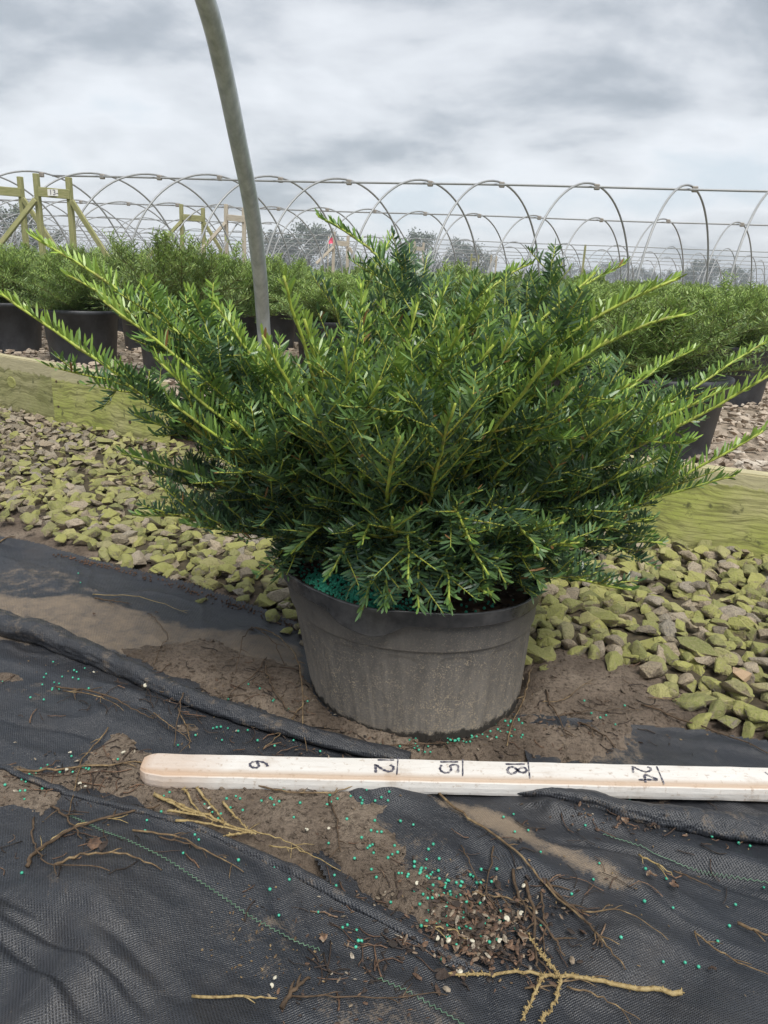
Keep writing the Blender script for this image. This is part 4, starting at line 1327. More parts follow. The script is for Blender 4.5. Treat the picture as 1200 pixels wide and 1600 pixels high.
def chip(mb, x, y, z, s, R=random):
    V = np.array([(-1, -.5, 0), (.2, -.7, .1), (1, -.1, 0), (.7, .6, .15), (-.3, .7, 0), (-.9, .2, .1), (0, 0, .45), (0, 0, -.3)]) * s
    V *= np.array([[R.uniform(.7, 1.5), R.uniform(.5, 1), R.uniform(.5, 1)]])
    M3 = np.array(Matrix.Rotation(R.uniform(0, 6.3), 3, 'Z') @ Matrix.Rotation(R.gauss(0, .35), 3, 'X') @ Matrix.Rotation(R.gauss(0, .35), 3, 'Y'))
    T = [(k, (k + 1) % 6, 6) for k in range(6)] + [((k + 1) % 6, k, 7) for k in range(6)]
    mb.add(V @ M3.T + (x, y, z), T=T, a=R.random())


for _ in range(700):
    a = random.uniform(0, 6.28); r = 0.16 * sqrt(random.random()); x, y = 0.04 + r * cos(a), 1.004 + r * sin(a)
    chip(cm, x, y, mix_z(x, y) + 0.002, random.uniform(0.002, 0.006))
o = link('bark_chips', cm.mesh('bark_chips', [M_CHIP], smooth=False))
tag(o, 'small bark chips on the potting mix', 'bark chips', kind='stuff')

print('t %.1f' % (time.time() - T0))
# ------------------------------------------------------------------ measuring stick
sa = at(228, 1176, 0.03); sb = at(1200, 1199, 0.03)
ang = atan2(sb.y - sa.y, sb.x - sa.x)
stick = link('measuring_stick', None, loc=(0, 0, 0))
tag(stick, 'long white-painted wooden measuring stick with handwritten inch numbers, lying before the pot', 'measuring stick')
org = at(228, 1176, 0.030)         # far top edge, left end
stick.location = org; stick.rotation_euler = (0, 0.0, ang)
LN, WD, TH = 1.5, 0.040, 0.021
nX = 260
xs = np.concatenate([[0.0, 0.002, 0.004, 0.008, 0.014, 0.02, 0.03], np.linspace(0.04, LN, nX)])
prof = [(0.0, -0.0022), (-0.0005, -0.0004), (-0.0015, 0), (-0.012, 0.0002), (-0.026, 0.0), (-0.0352, -0.0004), (-0.0366, -0.0022), (-0.0376, -0.0022), (-0.0396, -0.0034), (-0.0404, -0.010), (-0.0402, -0.016), (-0.0395, -0.0195), (-0.037, -TH), (-0.003, -TH), (0.0, -TH + 0.003)]
rowsV = []; ta = []
for k, x in enumerate(xs):
    e = max(0.0, 1 - x / 0.012); e2 = max(0.0, 1 - x / 0.030)
    for (py_, pz_) in prof:
        yy = py_; zz = pz_
        # rounded, knocked-off end: far corner and near lower corner cut back
        yy = yy * (1 - 0.30 * e ** 2) - 0.005 * e ** 2
        if py_ < -0.03: yy += 0.006 * e2
        zz = zz * (1 - 0.25 * e) - 0.002 * e
        w = 0.0004 * mnoise.noise(Vector((x * 30, py_ * 200, pz_ * 200)))
        rowsV.append((x, yy + w, zz + w))
        ta.append(0.75 if -0.0390 < py_ < -0.0350 and -0.004 < pz_ else (0.8 * e))
m_ = len(prof); kx = len(xs)
Vs = np.array(rowsV)
i = np.arange(kx - 1)[:, None] * m_; j = np.arange(m_)[None, :]; j2 = (j + 1) % m_
Qs = np.stack([i + j, i + j2, i + m_ + j2, i + m_ + j], -1).reshape(-1, 4)
Vs = np.vstack([Vs, Vs[:m_].mean(0), Vs[-m_:].mean(0)]); ta += [0.8, 0]
Ts = [(kx * m_, (q + 1) % m_, q) for q in range(m_)] + [(kx * m_ + 1, (kx - 1) * m_ + q, (kx - 1) * m_ + (q + 1) % m_) for q in range(m_)]
link('stick_body', mesh_np('stick_body', Vs, Qs, Ts, [M_WHITE], smooth=False, attrs={'val': ta}), stick)

DIG = {
    '1': [[(0.0, 0.5), (1.0, 0.5)]],
    '2': [[(0.78, 0.05), (0.95, 0.3), (0.93, 0.65), (0.72, 0.85), (0.45, 0.65), (0.2, 0.3), (0.03, 0.05), (0.03, 0.5), (0.04, 0.98)]],
    '4': [[(1.0, 0.62), (0.35, 0.02), (0.33, 0.5), (0.36, 1.0)], [(0.98, 0.66), (0.5, 0.64), (0.0, 0.66)]],
    '5': [[(0.98, 0.9), (0.97, 0.12), (0.58, 0.10), (0.62, 0.55), (0.45, 0.9), (0.18, 0.85), (0.02, 0.5), (0.1, 0.05)]],
    '6': [[(1.0, 0.75), (0.92, 0.35), (0.6, 0.05), (0.22, 0.08), (0.02, 0.4), (0.1, 0.8), (0.38, 0.92), (0.52, 0.6), (0.4, 0.12)]],
    '8': [[(0.85, 0.78), (0.97, 0.45), (0.8, 0.12), (0.56, 0.35), (0.35, 0.8), (0.1, 0.85), (0.0, 0.45), (0.12, 0.1), (0.35, 0.15), (0.58, 0.62), (0.85, 0.78)]],
    '3': [[(0.85, 0.05), (1.0, 0.5), (0.8, 0.85), (0.55, 0.5), (0.35, 0.92), (0.08, 0.7), (0.05, 0.1)]],
    '0': [[(1.0, 0.5), (0.8, 0.9), (0.3, 0.9), (0.0, 0.5), (0.25, 0.1), (0.8, 0.1), (1.0, 0.5)]],
}


def ribbon(mb, pts, w, z):
    P = smooth_path([Vector((*p, 0)) for p in pts], 5) if len(pts) > 2 else [Vector((*pts[0], 0)).lerp(Vector((*pts[-1], 0)), k / 6) for k in range(7)]
    V = []
    for k, p in enumerate(P):
        d = (P[min(k + 1, len(P) - 1)] - P[max(k - 1, 0)]).normalized(); n = Vector((-d.y, d.x, 0))
        ww = w * (0.72 + 0.22 * sin(k * 1.7))
        V += [tuple(p + n * ww + Vector((0, 0, z))), tuple(p - n * ww + Vector((0, 0, z)))]
    Q = [(2 * k, 2 * k + 1, 2 * k + 3, 2 * k + 2) for k in range(len(P) - 1)]
    mb.add(V, Q)


def stick_xy(px, py):
    p = at(px, py, 0.030) - org
    c, s = cos(-ang), sin(-ang)
    return (p.x * c - p.y * s, p.x * s + p.y * c)


# glyph tops point right (turned a quarter clockwise): u -> +x, v -> -y
def glyph(ch, px0, py0, px1, py1, w=0.0017, z=0.0007):
    mb = MB()
    for stroke in DIG[ch]:
        ribbon(mb, [stick_xy(px0 + (px1 - px0) * u, py0 + (py1 - py0) * v) for u, v in stroke], w, z)
    o = link('number', mb.mesh('number', [M_INK]), stick)
    return o


glyph('6', 390, 1190, 418, 1201, 0.0021)
glyph('1', 590, 1184, 616, 1192, 0.0019); glyph('2', 586, 1195, 616, 1208, 0.0022)
glyph('1', 688, 1187, 716, 1195, 0.0018); glyph('5', 687, 1195, 716, 1209, 0.0019)
glyph('1', 790, 1190, 820, 1199, 0.0019); glyph('8', 793, 1198, 824, 1211, 0.0021)
glyph('2', 988, 1198, 1018, 1208, 0.0018); glyph('4', 998, 1211, 1028, 1223, 0.0020)
for (a, b, c, d) in ((622, 1184, 620, 1211), (723, 1187, 723, 1213), (825, 1190, 828, 1217), (1026, 1198, 1038, 1226), (1195, 1207, 1207, 1216)):
    mb = MB(); ribbon(mb, [stick_xy(a, b), stick_xy(c, d)], 0.0011, 0.0007)
    link('tick_mark', mb.mesh('tick_mark', [M_INK]), stick)

# ------------------------------------------------------------------ twigs, shells, granules, chips on the ground
def ground_path(px, lift=0.003, wob=0.0, arch=0.0, n=6):
    pts = smooth_path(G(px), n)
    zz = zc_many(pts)
    k = len(pts)
    out = []
    for q, (p, z) in enumerate(zip(pts, zz)):
        out.append((p.x + random.gauss(0, wob), p.y + random.gauss(0, wob), z + lift + arch * sin(pi * q / (k - 1))))
    return out


def twig(px, r, m, label, group=None, lift=0.003, arch=0.0, side=(), name='twig', spurs=0, top=False):
    mb = MB()
    P = ground_path(px, lift, 0.0009, arch)
    v, q, t = tube(P, np.linspace(r, r * 0.45, len(P)), 6); mb.add(v, q, t)
    if not side:
        for _ in range(random.randint(1, 3)):
            i_ = random.randrange(1, len(P) - 1); p = Vector(P[i_]); d = (Vector(P[i_ + 1]) - p); d.z = 0; d.normalize()
            d = Matrix.Rotation(random.choice((-1, 1)) * random.uniform(.5, 1.0), 3, 'Z') @ d; Ls = random.uniform(.008, .022)
            v, q, t = tube([p, p + d * Ls * .5 + Vector((0, 0, .001)), p + d * Ls + Vector((random.gauss(0, .001), random.gauss(0, .001), 0))], [r * .6, r * .45, r * .25], 5); mb.add(v, q, t)
    for s in side:
        P2 = ground_path(s, lift + 0.001, 0.0005, arch * 0.6)
        v, q, t = tube(P2, np.linspace(r * 0.72, r * 0.3, len(P2)), 5); mb.add(v, q, t)
        P = P + P2
    for _ in range(spurs):                      # needle stubs
        i_ = random.randrange(len(P)); p = Vector(P[i_]); d = Vector((random.gauss(0, 1), random.gauss(0, 1), random.uniform(0, 0.9))).normalized()
        v, q, t = tube([p, p + d * r * random.uniform(1.15, 1.6)], [r * 0.45, r * 0.2], 4); mb.add(v, q, t)
    o = link(name, mb.mesh(name, [m]))
    tag(o, label, 'twig', group)
    return o


twig([(1062, 1566), (980, 1553), (900, 1540), (850, 1530), (780, 1528), (700, 1538)], 0.0024, M_TWIGY, 'forked yellow dead conifer twig with bumpy bark, nearest the camera at right', side=([(870, 1534), (850, 1505), (826, 1470)], [(848, 1532), (830, 1570), (812, 1605)], [(876, 1540), (865, 1575), (845, 1605)]), spurs=260, lift=0.005)
twig([(243, 1257), (292, 1277), (345, 1298), (400, 1314)], 0.0024, M_TWIGY, 'fan of yellow dead conifer twigs just below the rounded end of the white stick', side=([(276, 1304), (330, 1306), (392, 1314)], [(288, 1252), (300, 1268), (318, 1292)], [(308, 1251), (328, 1272), (352, 1300)], [(348, 1270), (366, 1288), (386, 1308)], [(352, 1322), (376, 1316), (398, 1314)], [(262, 1288), (300, 1290), (340, 1300)], [(262, 1270), (290, 1282), (320, 1292)]), spurs=90, lift=0.005)
LONG = 'long thin twigs strewn over the weed cloth'
TW = [
    ([(676, 1245), (720, 1290), (790, 1345), (850, 1395), (905, 1450), (945, 1500), (975, 1532)], .0026, 'T', 'long tan twig with a green tip running down the right cloth'),
    ([(850, 1390), (880, 1420), (915, 1460), (940, 1500)], .003, 'D', 'dark twig lying against the long tan one beside the bark pile'),
    ([(30, 1218), (120, 1212), (228, 1205)], .0028, 'T', 'straight pale twig pointing at the rounded end of the stick'),
    ([(170, 1150), (135, 1190), (118, 1240), (108, 1290)], .0018, 'T', 'thin twig crossing the soil left of the stick'),
    ([(45, 1375), (60, 1350), (110, 1318), (190, 1290), (250, 1270)], .0038, 'D', 'thick dark curved twig at the left, below the stick'),
    ([(60, 1350), (100, 1320), (150, 1302), (200, 1290)], .0018, 'Y', 'bleached strand beside the thick dark curved twig'),
    ([(55, 1288), (52, 1320), (60, 1350), (90, 1385), (175, 1408)], .0020, 'D', 'dark wiry twig bending round the green thread'),
    ([(85, 1385), (130, 1375), (200, 1378), (255, 1392)], .0024, 'T', 'yellow ended brown twig crossing the green thread'),
    ([(208, 1318), (270, 1330), (330, 1355), (380, 1382)], .0020, 'T', 'tan twig lying between the yellow sprig and the green thread'),
    ([(250, 1330), (300, 1345), (350, 1362)], .0016, 'D', 'short dark twig under the yellow sprig'),
    ([(385, 1240), (450, 1256), (520, 1255), (575, 1243)], .0020, 'T', 'curved twig just below the white stick under the number 12'),
    ([(514, 1262), (526, 1300), (530, 1345)], .0020, 'D', 'upright dark twig under the number 6 and 12 gap'),
    ([(400, 992), (430, 1015), (455, 1050), (468, 1090), (472, 1130), (478, 1180)], .0022, 'T', 'arched tan stem standing left of the pot'),
    ([(392, 992), (420, 1030), (445, 1050)], .0020, 'D', 'short dark stem at the top of the arched tan one'),
    ([(395, 995), (382, 1030), (368, 1070)], .0018, 'D', 'dark twig falling left from the arched stem'),
    ([(418, 1035), (400, 1070), (355, 1105)], .0018, 'D', 'dark twig crossing the soil between cloth and roll'),
    ([(412, 1050), (425, 1090), (450, 1125), (470, 1135)], .0024, 'D', 'dark curled twig lying left of the pot'),
    ([(296, 1088), (284, 1120), (272, 1175)], .0022, 'D', 'dark twig standing over the rolled cloth'),
    ([(278, 1120), (292, 1150), (298, 1178)], .0018, 'T', 'small tan twig in front of the rolled cloth'),
    ([(88, 1084), (150, 1103), (200, 1125), (240, 1140)], .0026, 'D', 'bundle of dark grassy twigs on the left cloth'),
    ([(100, 1092), (150, 1110), (195, 1130)], .0016, 'T', 'tan strand beside the bundle of grassy twigs'),
    ([(240, 1130), (270, 1150), (300, 1170)], .0014, 'T', 'short thin twig pointing at the stick above the number 6'),
    ([(475, 1115), (440, 1155), (412, 1180)], .0018, 'T', 'pale twig crossing the roll above the number 6'),
    ([(250, 1098), (290, 1100), (400, 1102)], .0012, 'D', 'hair-thin twig lying level on the soil left of the pot'),
    ([(232, 968), (250, 990), (262, 1010), (240, 1052)], .0014, 'D', 'thin hooked twig on the stained cloth strip'),
    ([(145, 937), (200, 940), (250, 953), (292, 970)], .0014, 'Y', 'bleached curved straw on the stained cloth strip'),
    ([(150, 945), (170, 950), (200, 952)], .0026, 'D', 'short dark sprig on the stained cloth strip'),
    ([(828, 1050), (820, 1090), (800, 1140), (790, 1175)], .0026, 'T', 'brown twig leaning down at the right of the pot'),
    ([(850, 1090), (868, 1130), (885, 1165)], .0024, 'D', 'dark twig in the soil right of the pot'),
    ([(905, 1140), (930, 1155), (960, 1178)], .0028, 'D', 'dark stout twig above the number 24'),
    ([(1000, 1110), (1060, 1130), (1130, 1160), (1200, 1190)], .0026, 'D', 'dark twig running between stones and cloth strip'),
    ([(1010, 1100), (1070, 1105), (1130, 1107)], .0014, 'T', 'straight pale straw among the mossy stones'),
    ([(845, 1108), (880, 1103), (925, 1070)], .0014, 'T', 'pale straw on the soil below the mossy stones'),
    ([(560, 1170), (640, 1172), (760, 1166)], .0016, 'D', 'level dark twig between the pot and the stick'),
    ([(870, 1130), (930, 1122), (1000, 1118)], .0014, 'D', 'thin level twig right of the pot'),
    ([(993, 1356), (1020, 1370), (1048, 1384)], .0020, 'Y', 'short yellow straw lying on the right cloth'),
    ([(1048, 1374), (1090, 1388), (1125, 1402)], .0016, 'D', 'dark thin twig right of the yellow straw'),
    ([(1082, 1466), (1110, 1490), (1150, 1515), (1210, 1540)], .0018, 'T', 'curved twig with a pale tip by the right edge'),
    ([(1148, 1452), (1180, 1468), (1215, 1482)], .0030, 'T', 'pale wooden splinter by the right edge'),
    ([(910, 1440), (965, 1450), (1040, 1488)], .0014, 'T', 'thin curved straw right of the long tan twig'),
    ([(885, 1548), (940, 1570), (1000, 1605)], .0016, 'T', 'thin straw running out below the yellow forked twig'),
    ([(300, 1586), (380, 1588), (432, 1586)], .0022, 'Y', 'pale split straw at the bottom edge'),
    ([(440, 1600), (462, 1575), (484, 1553)], .0040, 'D', 'stubby dark stick at the bottom edge'),
    ([(460, 1588), (560, 1585), (700, 1570)], .0014, 'D', 'thin dark root lying across the soil streak'),
    ([(820, 1385), (832, 1430), (836, 1500), (838, 1520)], .0032, 'D', 'thick dark upright twig in the bark pile'),
    ([(800, 1370), (815, 1420), (860, 1470), (880, 1500)], .0030, 'D', 'dark twig slanting through the bark pile'),
    ([(845, 1400), (850, 1450), (848, 1500)], .0022, 'D', 'brown stem in the bark pile'),
    ([(770, 1340), (760, 1400), (790, 1440)], .0016, 'D', 'fine dark stem above the bark pile'),
    ([(720, 1340), (740, 1380), (780, 1420)], .0014, 'D', 'fine dark stem left of the bark pile'),
    ([(738, 1400), (790, 1412), (840, 1432)], .0018, 'T', 'tan stem lying over the bark pile'),
    ([(660, 1455), (700, 1460), (740, 1478)], .0016, 'Y', 'yellow straw at the left of the bark pile'),
    ([(820, 1548), (880, 1545), (948, 1538)], .0016, 'T', 'reddish thin stem under the yellow forked twig'),
    ([(80, 1270), (110, 1300), (130, 1330)], .0024, 'D', 'small dark twig left of the green thread'),
    ([(420, 1332), (470, 1345), (530, 1372)], .0014, 'Y', 'thin yellow straw right of the yellow sprig'),
    ([(380, 1306), (430, 1320), (475, 1342)], .0016, 'Y', 'thin yellow strand trailing from the yellow sprig'),
    ([(0, 712), (60, 700), (100, 690)], .0016, 'T', 'thin straw on the mossy stones by the left board'),
    ([(142, 768), (200, 764), (257, 756)], .0020, 'T', 'orange brown twig on the mossy stones'),
    ([(0, 855), (25, 850)], .0028, 'T', 'short pale twig on the upper edge of the cloth'),
]
MT = {'D': M_TWIGD, 'T': M_TWIGT, 'Y': M_TWIGY}
for pts, r, k, lab in TW:
    on_stone = pts[0][1] < 780
    twig(pts, r * 0.60, MT[k], lab, 'twigs and straws strewn on the ground', lift=0.030 if on_stone else 0.0035, arch=0.03 if 'arched' in lab else (0.012 if 'standing' in lab else 0.002))

shell_pts = [(110, 1191, 'beside the straight pale twig'), (105, 1216, 'below the straight pale twig'), (125, 1235, 'left of the stick by the thin crossing twig'), (135, 1240, 'left of the stick beside another shell'), (195, 1192, 'in the soil left of the stick end'), (385, 1243, 'just under the front edge of the stick'), (148, 1071, 'by the thick rolled cloth'),
             (228, 1092, 'on the cloth below the roll'), (513, 1310, 'right of the yellow sprig'), (478, 1314, 'left of its neighbour right of the yellow sprig'), (817, 1392, 'above the bark pile'), (790, 1441, 'in the middle of the bark pile'), (813, 1436, 'in the bark pile right of another shell'),
             (718, 1529, 'at the lower left of the bark pile'), (780, 1476, 'low in the bark pile'), (700, 1476, 'at the left of the bark pile'), (682, 1474, 'leftmost in the bark pile'), (650, 1397, 'on the soil above the bark pile'), (738, 1477, 'among the chips of the bark pile'), (327, 1278, 'beside the yellow sprig'), (430, 1555, 'near the bottom edge'), (424, 1565, 'lowest by the bottom edge')]
Vsh = []; 
for k in range(40):
    t = k / 39 * 2.4 * 2 * pi; rr = 1.0 * math.exp(-0.17 * t)
    Vsh.append((rr * cos(t) * 0.6, rr * sin(t) * 0.6, 0.35 * (1 - rr)))
v, q, t = tube(Vsh, [0.46 * math.exp(-0.17 * (k / 39 * 2.4 * 2 * pi)) + 0.02 for k in range(40)], 8)
SHELL = mesh_np('snail_shell', v * 0.0042, q, t, [M_SHELL])
for x, y, lab in shell_pts:
    p = at(x, y); o = link('snail_shell', SHELL, loc=(p.x, p.y, zc1(p.x, p.y) + 0.005))
    s = random.uniform(0.6, 0.95)
    o.scale = (s, s, s); o.rotation_euler = (random.uniform(-.7, .7), random.uniform(-.7, .7), random.uniform(0, 6))
    tag(o, 'small bleached snail shell ' + lab, 'snail shell', 'bleached snail shells on the ground')

leafpts = [(150, 1350, .016, 'beside the thick dark curved twig'), (165, 1358, .012, 'right of a larger one by the green thread'), (505, 1480, .010, 'on the cloth near the soil streak'), (690, 1542, .012, 'left end of the yellow forked twig'), (1050, 1402, .012, 'below the yellow straw on the right cloth'), (1015, 1388, .012, 'under the yellow straw, curled'),
           (1110, 1528, .008, 'alone on the right cloth'), (245, 968, .007, 'on the stained cloth strip'), (148, 971, .007, 'at the left of the stained cloth strip'), (905, 1145, .010, 'yellowish, above the number 24'), (815, 1470, .013, 'dark, in the bark pile'), (760, 1511, .012, 'orange, at the foot of the bark pile'), (975, 1300, .012, 'dark, on the right rolled edge'), (1020, 1305, .010, 'curled, on the right rolled edge beside another')]
for x, y, s, lab in leafpts:
    p = at(x, y)
    n = 9; Vl = []
    for k in range(n):
        u = k / (n - 1); w = sin(pi * u) ** 0.7 * 0.38
        c = 0.25 * sin(u * 4)
        Vl += [(u - .5, -w, c * .5 + .18 * abs(w) + random.uniform(0, .05)), (u - .5, 0, c * .5), (u - .5, w, c * .5 + .22 * w + random.uniform(0, .05))]
    Ql = []
    for k in range(n - 1):
        a = 3 * k; Ql += [(a, a + 1, a + 4, a + 3), (a + 1, a + 2, a + 5, a + 4)]
    me = mesh_np('dead_leaf', (np.array(Vl) + rng.normal(0, 0.07, (27, 3))) * s * 0.95, Ql, mats=[M_CHIP], attrs={'val': np.clip(random.uniform(.3, .85) + rng.normal(0, .08, 27), 0, 1)})
    o = link('dead_leaf', me, loc=(p.x, p.y, zc1(p.x, p.y) + 0.005)); o.rotation_euler = (random.uniform(-.3, .3), random.uniform(-.2, .2), random.uniform(0, 6))
    tag(o, 'small dead leaf ' + lab, 'leaf', 'dead leaves on the ground')

# fine rootlets and straw litter, too many to count
lm_ = MB()
for _ in range(420):
    cx, cy, sx, sy = random.choice([(650, 1400, 150, 80), (300, 1230, 200, 35), (110, 1220, 80, 30), (880, 1120, 110, 45), (560, 1160, 140, 20), (330, 1080, 120, 35), (820, 1430, 80, 60), (560, 1500, 60, 60), (150, 1340, 110, 40), (1000, 1330, 130, 60), (200, 1110, 100, 20)])
    p = at(random.gauss(cx, sx), random.gauss(cy, sy * .7)); a = random.gauss(-.35, .8); L = random.uniform(.008, .035)
    d = Vector((cos(a), sin(a), 0)); nn = Vector((-d.y, d.x, 0)) * random.gauss(0, .25)
    P = [p + d * L * u + nn * L * (u - u * u) * 2 for u in (0, .25, .5, .75, 1)]
    zz = zc_many(P); P = [(q.x, q.y, z + random.uniform(.0005, .003)) for q, z in zip(P, zz)]
    v, q, t = tube(P, random.uniform(.00035, .0009), 4); lm_.add(v, q, t, a=random.uniform(0, .82))
o = link('straw_litter', lm_.mesh('straw_litter', [M_CHIP]))
tag(o, 'fine rootlets and straw litter over the soil and cloth', 'litter', kind='stuff')

# granules on the ground
gm = MB()


def drop(px, py, mb=gm, r=(0.0014, 0.0020)):
    p = at(px, py); q = random.uniform(*r)
    z = zc_many([p])[0]
    mb.add(ICO1[0] * q + (p.x, p.y, z + q * 0.8), T=ICO1[1])


CL = [(90, 1075, 60, 22, 30), (100, 1200, 60, 20, 18), (330, 1160, 90, 40, 16), (720, 1157, 70, 7, 46), (520, 1160, 60, 14, 26), (640, 1172, 80, 8, 22), (800, 1140, 20, 24, 22), (500, 1244, 60, 6, 28), (420, 1265, 60, 20, 22), (560, 1260, 50, 14, 20),
      (600, 1320, 40, 30, 20), (660, 1380, 60, 25, 44), (650, 1340, 90, 40, 22), (700, 1430, 70, 40, 52), (740, 1460, 60, 30, 22), (500, 1420, 60, 50, 14), (550, 1490, 20, 30, 8), (870, 1330, 220, 60, 22), (1080, 1400, 90, 90, 12), (300, 1280, 100, 40, 22), (60, 1245, 60, 15, 16), (200, 1330, 120, 60, 8),
      (420, 1110, 60, 40, 18), (930, 1120, 70, 40, 10), (900, 1440, 160, 90, 8), (1170, 1110, 30, 40, 3), (150, 900, 120, 30, 4), (960, 1262, 60, 10, 5), (1150, 1330, 30, 6, 4)]
for cx, cy, sx, sy, k in CL:
    for _ in range(int(k * .72)): drop(random.gauss(cx, sx * 0.6), random.gauss(cy, sy * 0.6))
o = link('fertiliser_granules', gm.mesh('fertiliser_granules', [M_GRAN]))
tag(o, 'green fertiliser granules scattered over soil and weed cloth', 'fertiliser', kind='stuff')

# black specks along the cloth's top edge, chips and crumbs
cm = MB(); tm = MB()
for _ in range(620):
    x, y = random.gauss(755, 62), random.gauss(1460, 36)
    p = at(x, y); chip(cm, p.x, p.y, zc_many([p])[0] + random.uniform(.001, .006), random.uniform(0.0012, 0.0045))
for _ in range(700):
    cx, cy, sx, sy = random.choice([(620, 1400, 120, 60), (300, 1230, 200, 40), (120, 1215, 80, 30), (860, 1150, 100, 30), (560, 1160, 120, 20), (980, 1300, 60, 12), (560, 1560, 60, 60), (400, 1120, 90, 40)])
    p = at(random.gauss(cx, sx), random.gauss(cy, sy * .7)); chip(cm, p.x, p.y, zc_many([p])[0] + .001, random.uniform(0.0008, 0.0028))
o = link('bark_chips', cm.mesh('bark_chips', [M_CHIP], smooth=False))
tag(o, 'dark bark chips heaped beside the long tan twig and scattered on the soil', 'bark chips', kind='stuff')
for _ in range(500):
    cx, cy, sx, sy = random.choice([(650, 1420, 160, 80), (300, 1240, 200, 40), (860, 1150, 120, 40), (560, 1165, 160, 20), (400, 1120, 90, 40), (200, 1040, 120, 20), (900, 1400, 200, 100), (420, 1500, 60, 50)])
    p = at(random.gauss(cx, sx), random.gauss(cy, sy * .7)); chip(tm, p.x, p.y, zc_many([p])[0] + .001, random.uniform(0.0006, 0.0018))
o = link('pale_grit', tm.mesh('pale_grit', [M_TWIGT], smooth=False))
tag(o, 'pale grit and straw crumbs over soil and cloth', 'grit', kind='stuff')
sm = MB()
edge = smooth_path(G([(90, 872), (200, 896), (330, 940), (470, 988)]), 60)
for _ in range(330):
    p = random.choice(edge); x, y = p.x + random.gauss(0, .006), p.y - 0.004 + random.gauss(0, .006)
    q = random.uniform(.0012, .0024)
    sm.add(ICO1[0] * q + (x, y, float(look(HG_C, np.array([x]), np.array([y]))[0]) + .004), T=ICO1[1])
o = link('soil_crumbs', sm.mesh('soil_crumbs', [M_BARK]))
tag(o, 'black crumbs along the upper edge of the stained cloth strip', 'soil crumbs', kind='stuff')
# soil clods
sm = MB()
for _ in range(5200):
    pw = SOIL_W[random.choice([0, 0, 0, 1, 1, 1, 2, 3])]
    a, b = random.sample(range(len(pw)), 2); t = random.random()
    p = pw[a].lerp(pw[b], t)
    if (p.x - .06) ** 2 + (p.y - 1.018) ** 2 < .155 ** 2: continue
    sz = look(HG_S, np.array([p.x]), np.array([p.y]))[0]
    if sz < look(HG_C, np.array([p.x]), np.array([p.y]))[0]: continue
    q = random.uniform(.0012, .0042) * (1 if random.random() < .9 else 1.6)
    V, T = HULLS_LO[random.randrange(16)]
    M3 = np.array(Matrix.Rotation(random.uniform(0, 6.3), 3, 'Z') @ Matrix.Rotation(random.gauss(0, .6), 3, 'X'))
    sm.add((V * q) @ M3.T + (p.x, p.y, sz + q * .2), T=T)
o = link('soil_clods', sm.mesh('soil_clods', [M_SOIL], smooth=False))
tag(o, 'crumbly brown soil clods around the pot and below the stick', 'soil clods', kind='stuff')

print('t %.1f' % (time.time() - T0))
# ------------------------------------------------------------------ near hoop pipe
p_lo = aty(411, 500, 2.66); p_hi = aty(321, 0, 1.93); p_mid = aty(405, 420, 2.52); p_m2 = aty(392, 320, 2.36); p_m3 = aty(371, 215, 2.20); p_m4 = aty(349, 110, 2.08)
base = Vector((p_lo.x + 0.01, 2.70, -0.05))
top = Vector((p_hi.x - 0.10, 0.55, 2.15))
path = smooth_path([base, Vector((p_lo.x + .004, 2.695, 0.25)), p_lo, p_mid, p_m2, p_m3, p_m4, p_hi, Vector((p_hi.x - .035, 1.62, p_hi.z + .21)), Vector((p_hi.x - .07, 1.1, p_hi.z + .38)), Vector((p_hi.x - .11, .4, p_hi.z + .45)), Vector((p_hi.x - .15, -0.4, p_hi.z + .34)), Vector((p_hi.x - .19, -1.1, p_hi.z - .1)), Vector((p_hi.x - .21, -1.45, 0.6)), Vector((p_hi.x - .21, -1.5, -0.05))], 12)
v, q, t = tube(path, 0.0235, 24)
hp = link('hoop_pipe', mesh_np('hoop_pipe', v, q, t, [M_GALV]))
tag(hp, 'thick galvanised pipe rising behind the big yew and leaving the top of the photo', 'pipe')

# ------------------------------------------------------------------ hoop house frames
HN = Vector((0.64, 0.77, 0)).normalized(); UU = Vector((0.958, -0.287, 0)).normalized()
HW, HH = 1.80, 2.1


def hoop_mesh(r, n=5, seg=40):
    P = []
    for k in range(seg + 1):
        a = pi * k / seg
        x = -HW * cos(a); z = HH * sin(a) ** 0.92 if 0 < k < seg else 0.0
        P.append((HN.x * x, HN.y * x, z))
    v, q, t = tube(P, r, n)
    return mesh_np('hoop', v, q, t, [M_HOOP])


HOOP_N, HOOP_F = hoop_mesh(0.0165, 8), hoop_mesh(0.0165, 5, 30)
bm = bmesh.new(); bmesh.ops.create_cube(bm, size=1)
for v_ in bm.verts: v_.co = Vector((v_.co.x * .09, v_.co.y * .06, v_.co.z * .085))
bmesh.ops.bevel(bm, geom=list(bm.edges), offset=.012, segments=1, affect='EDGES')
CLAMP = bpy.data.meshes.new('clamp'); bm.to_mesh(CLAMP); bm.free(); CLAMP.materials.append(M_CLAMP)


def ridge_x(px, y0, slope):
    """x where the pixel column px meets the ridge line y = y0 + slope x at height HH"""
    d = ray(px, 280)
    k = d.x / d.y
    return y0 * k / (1 - slope * k)


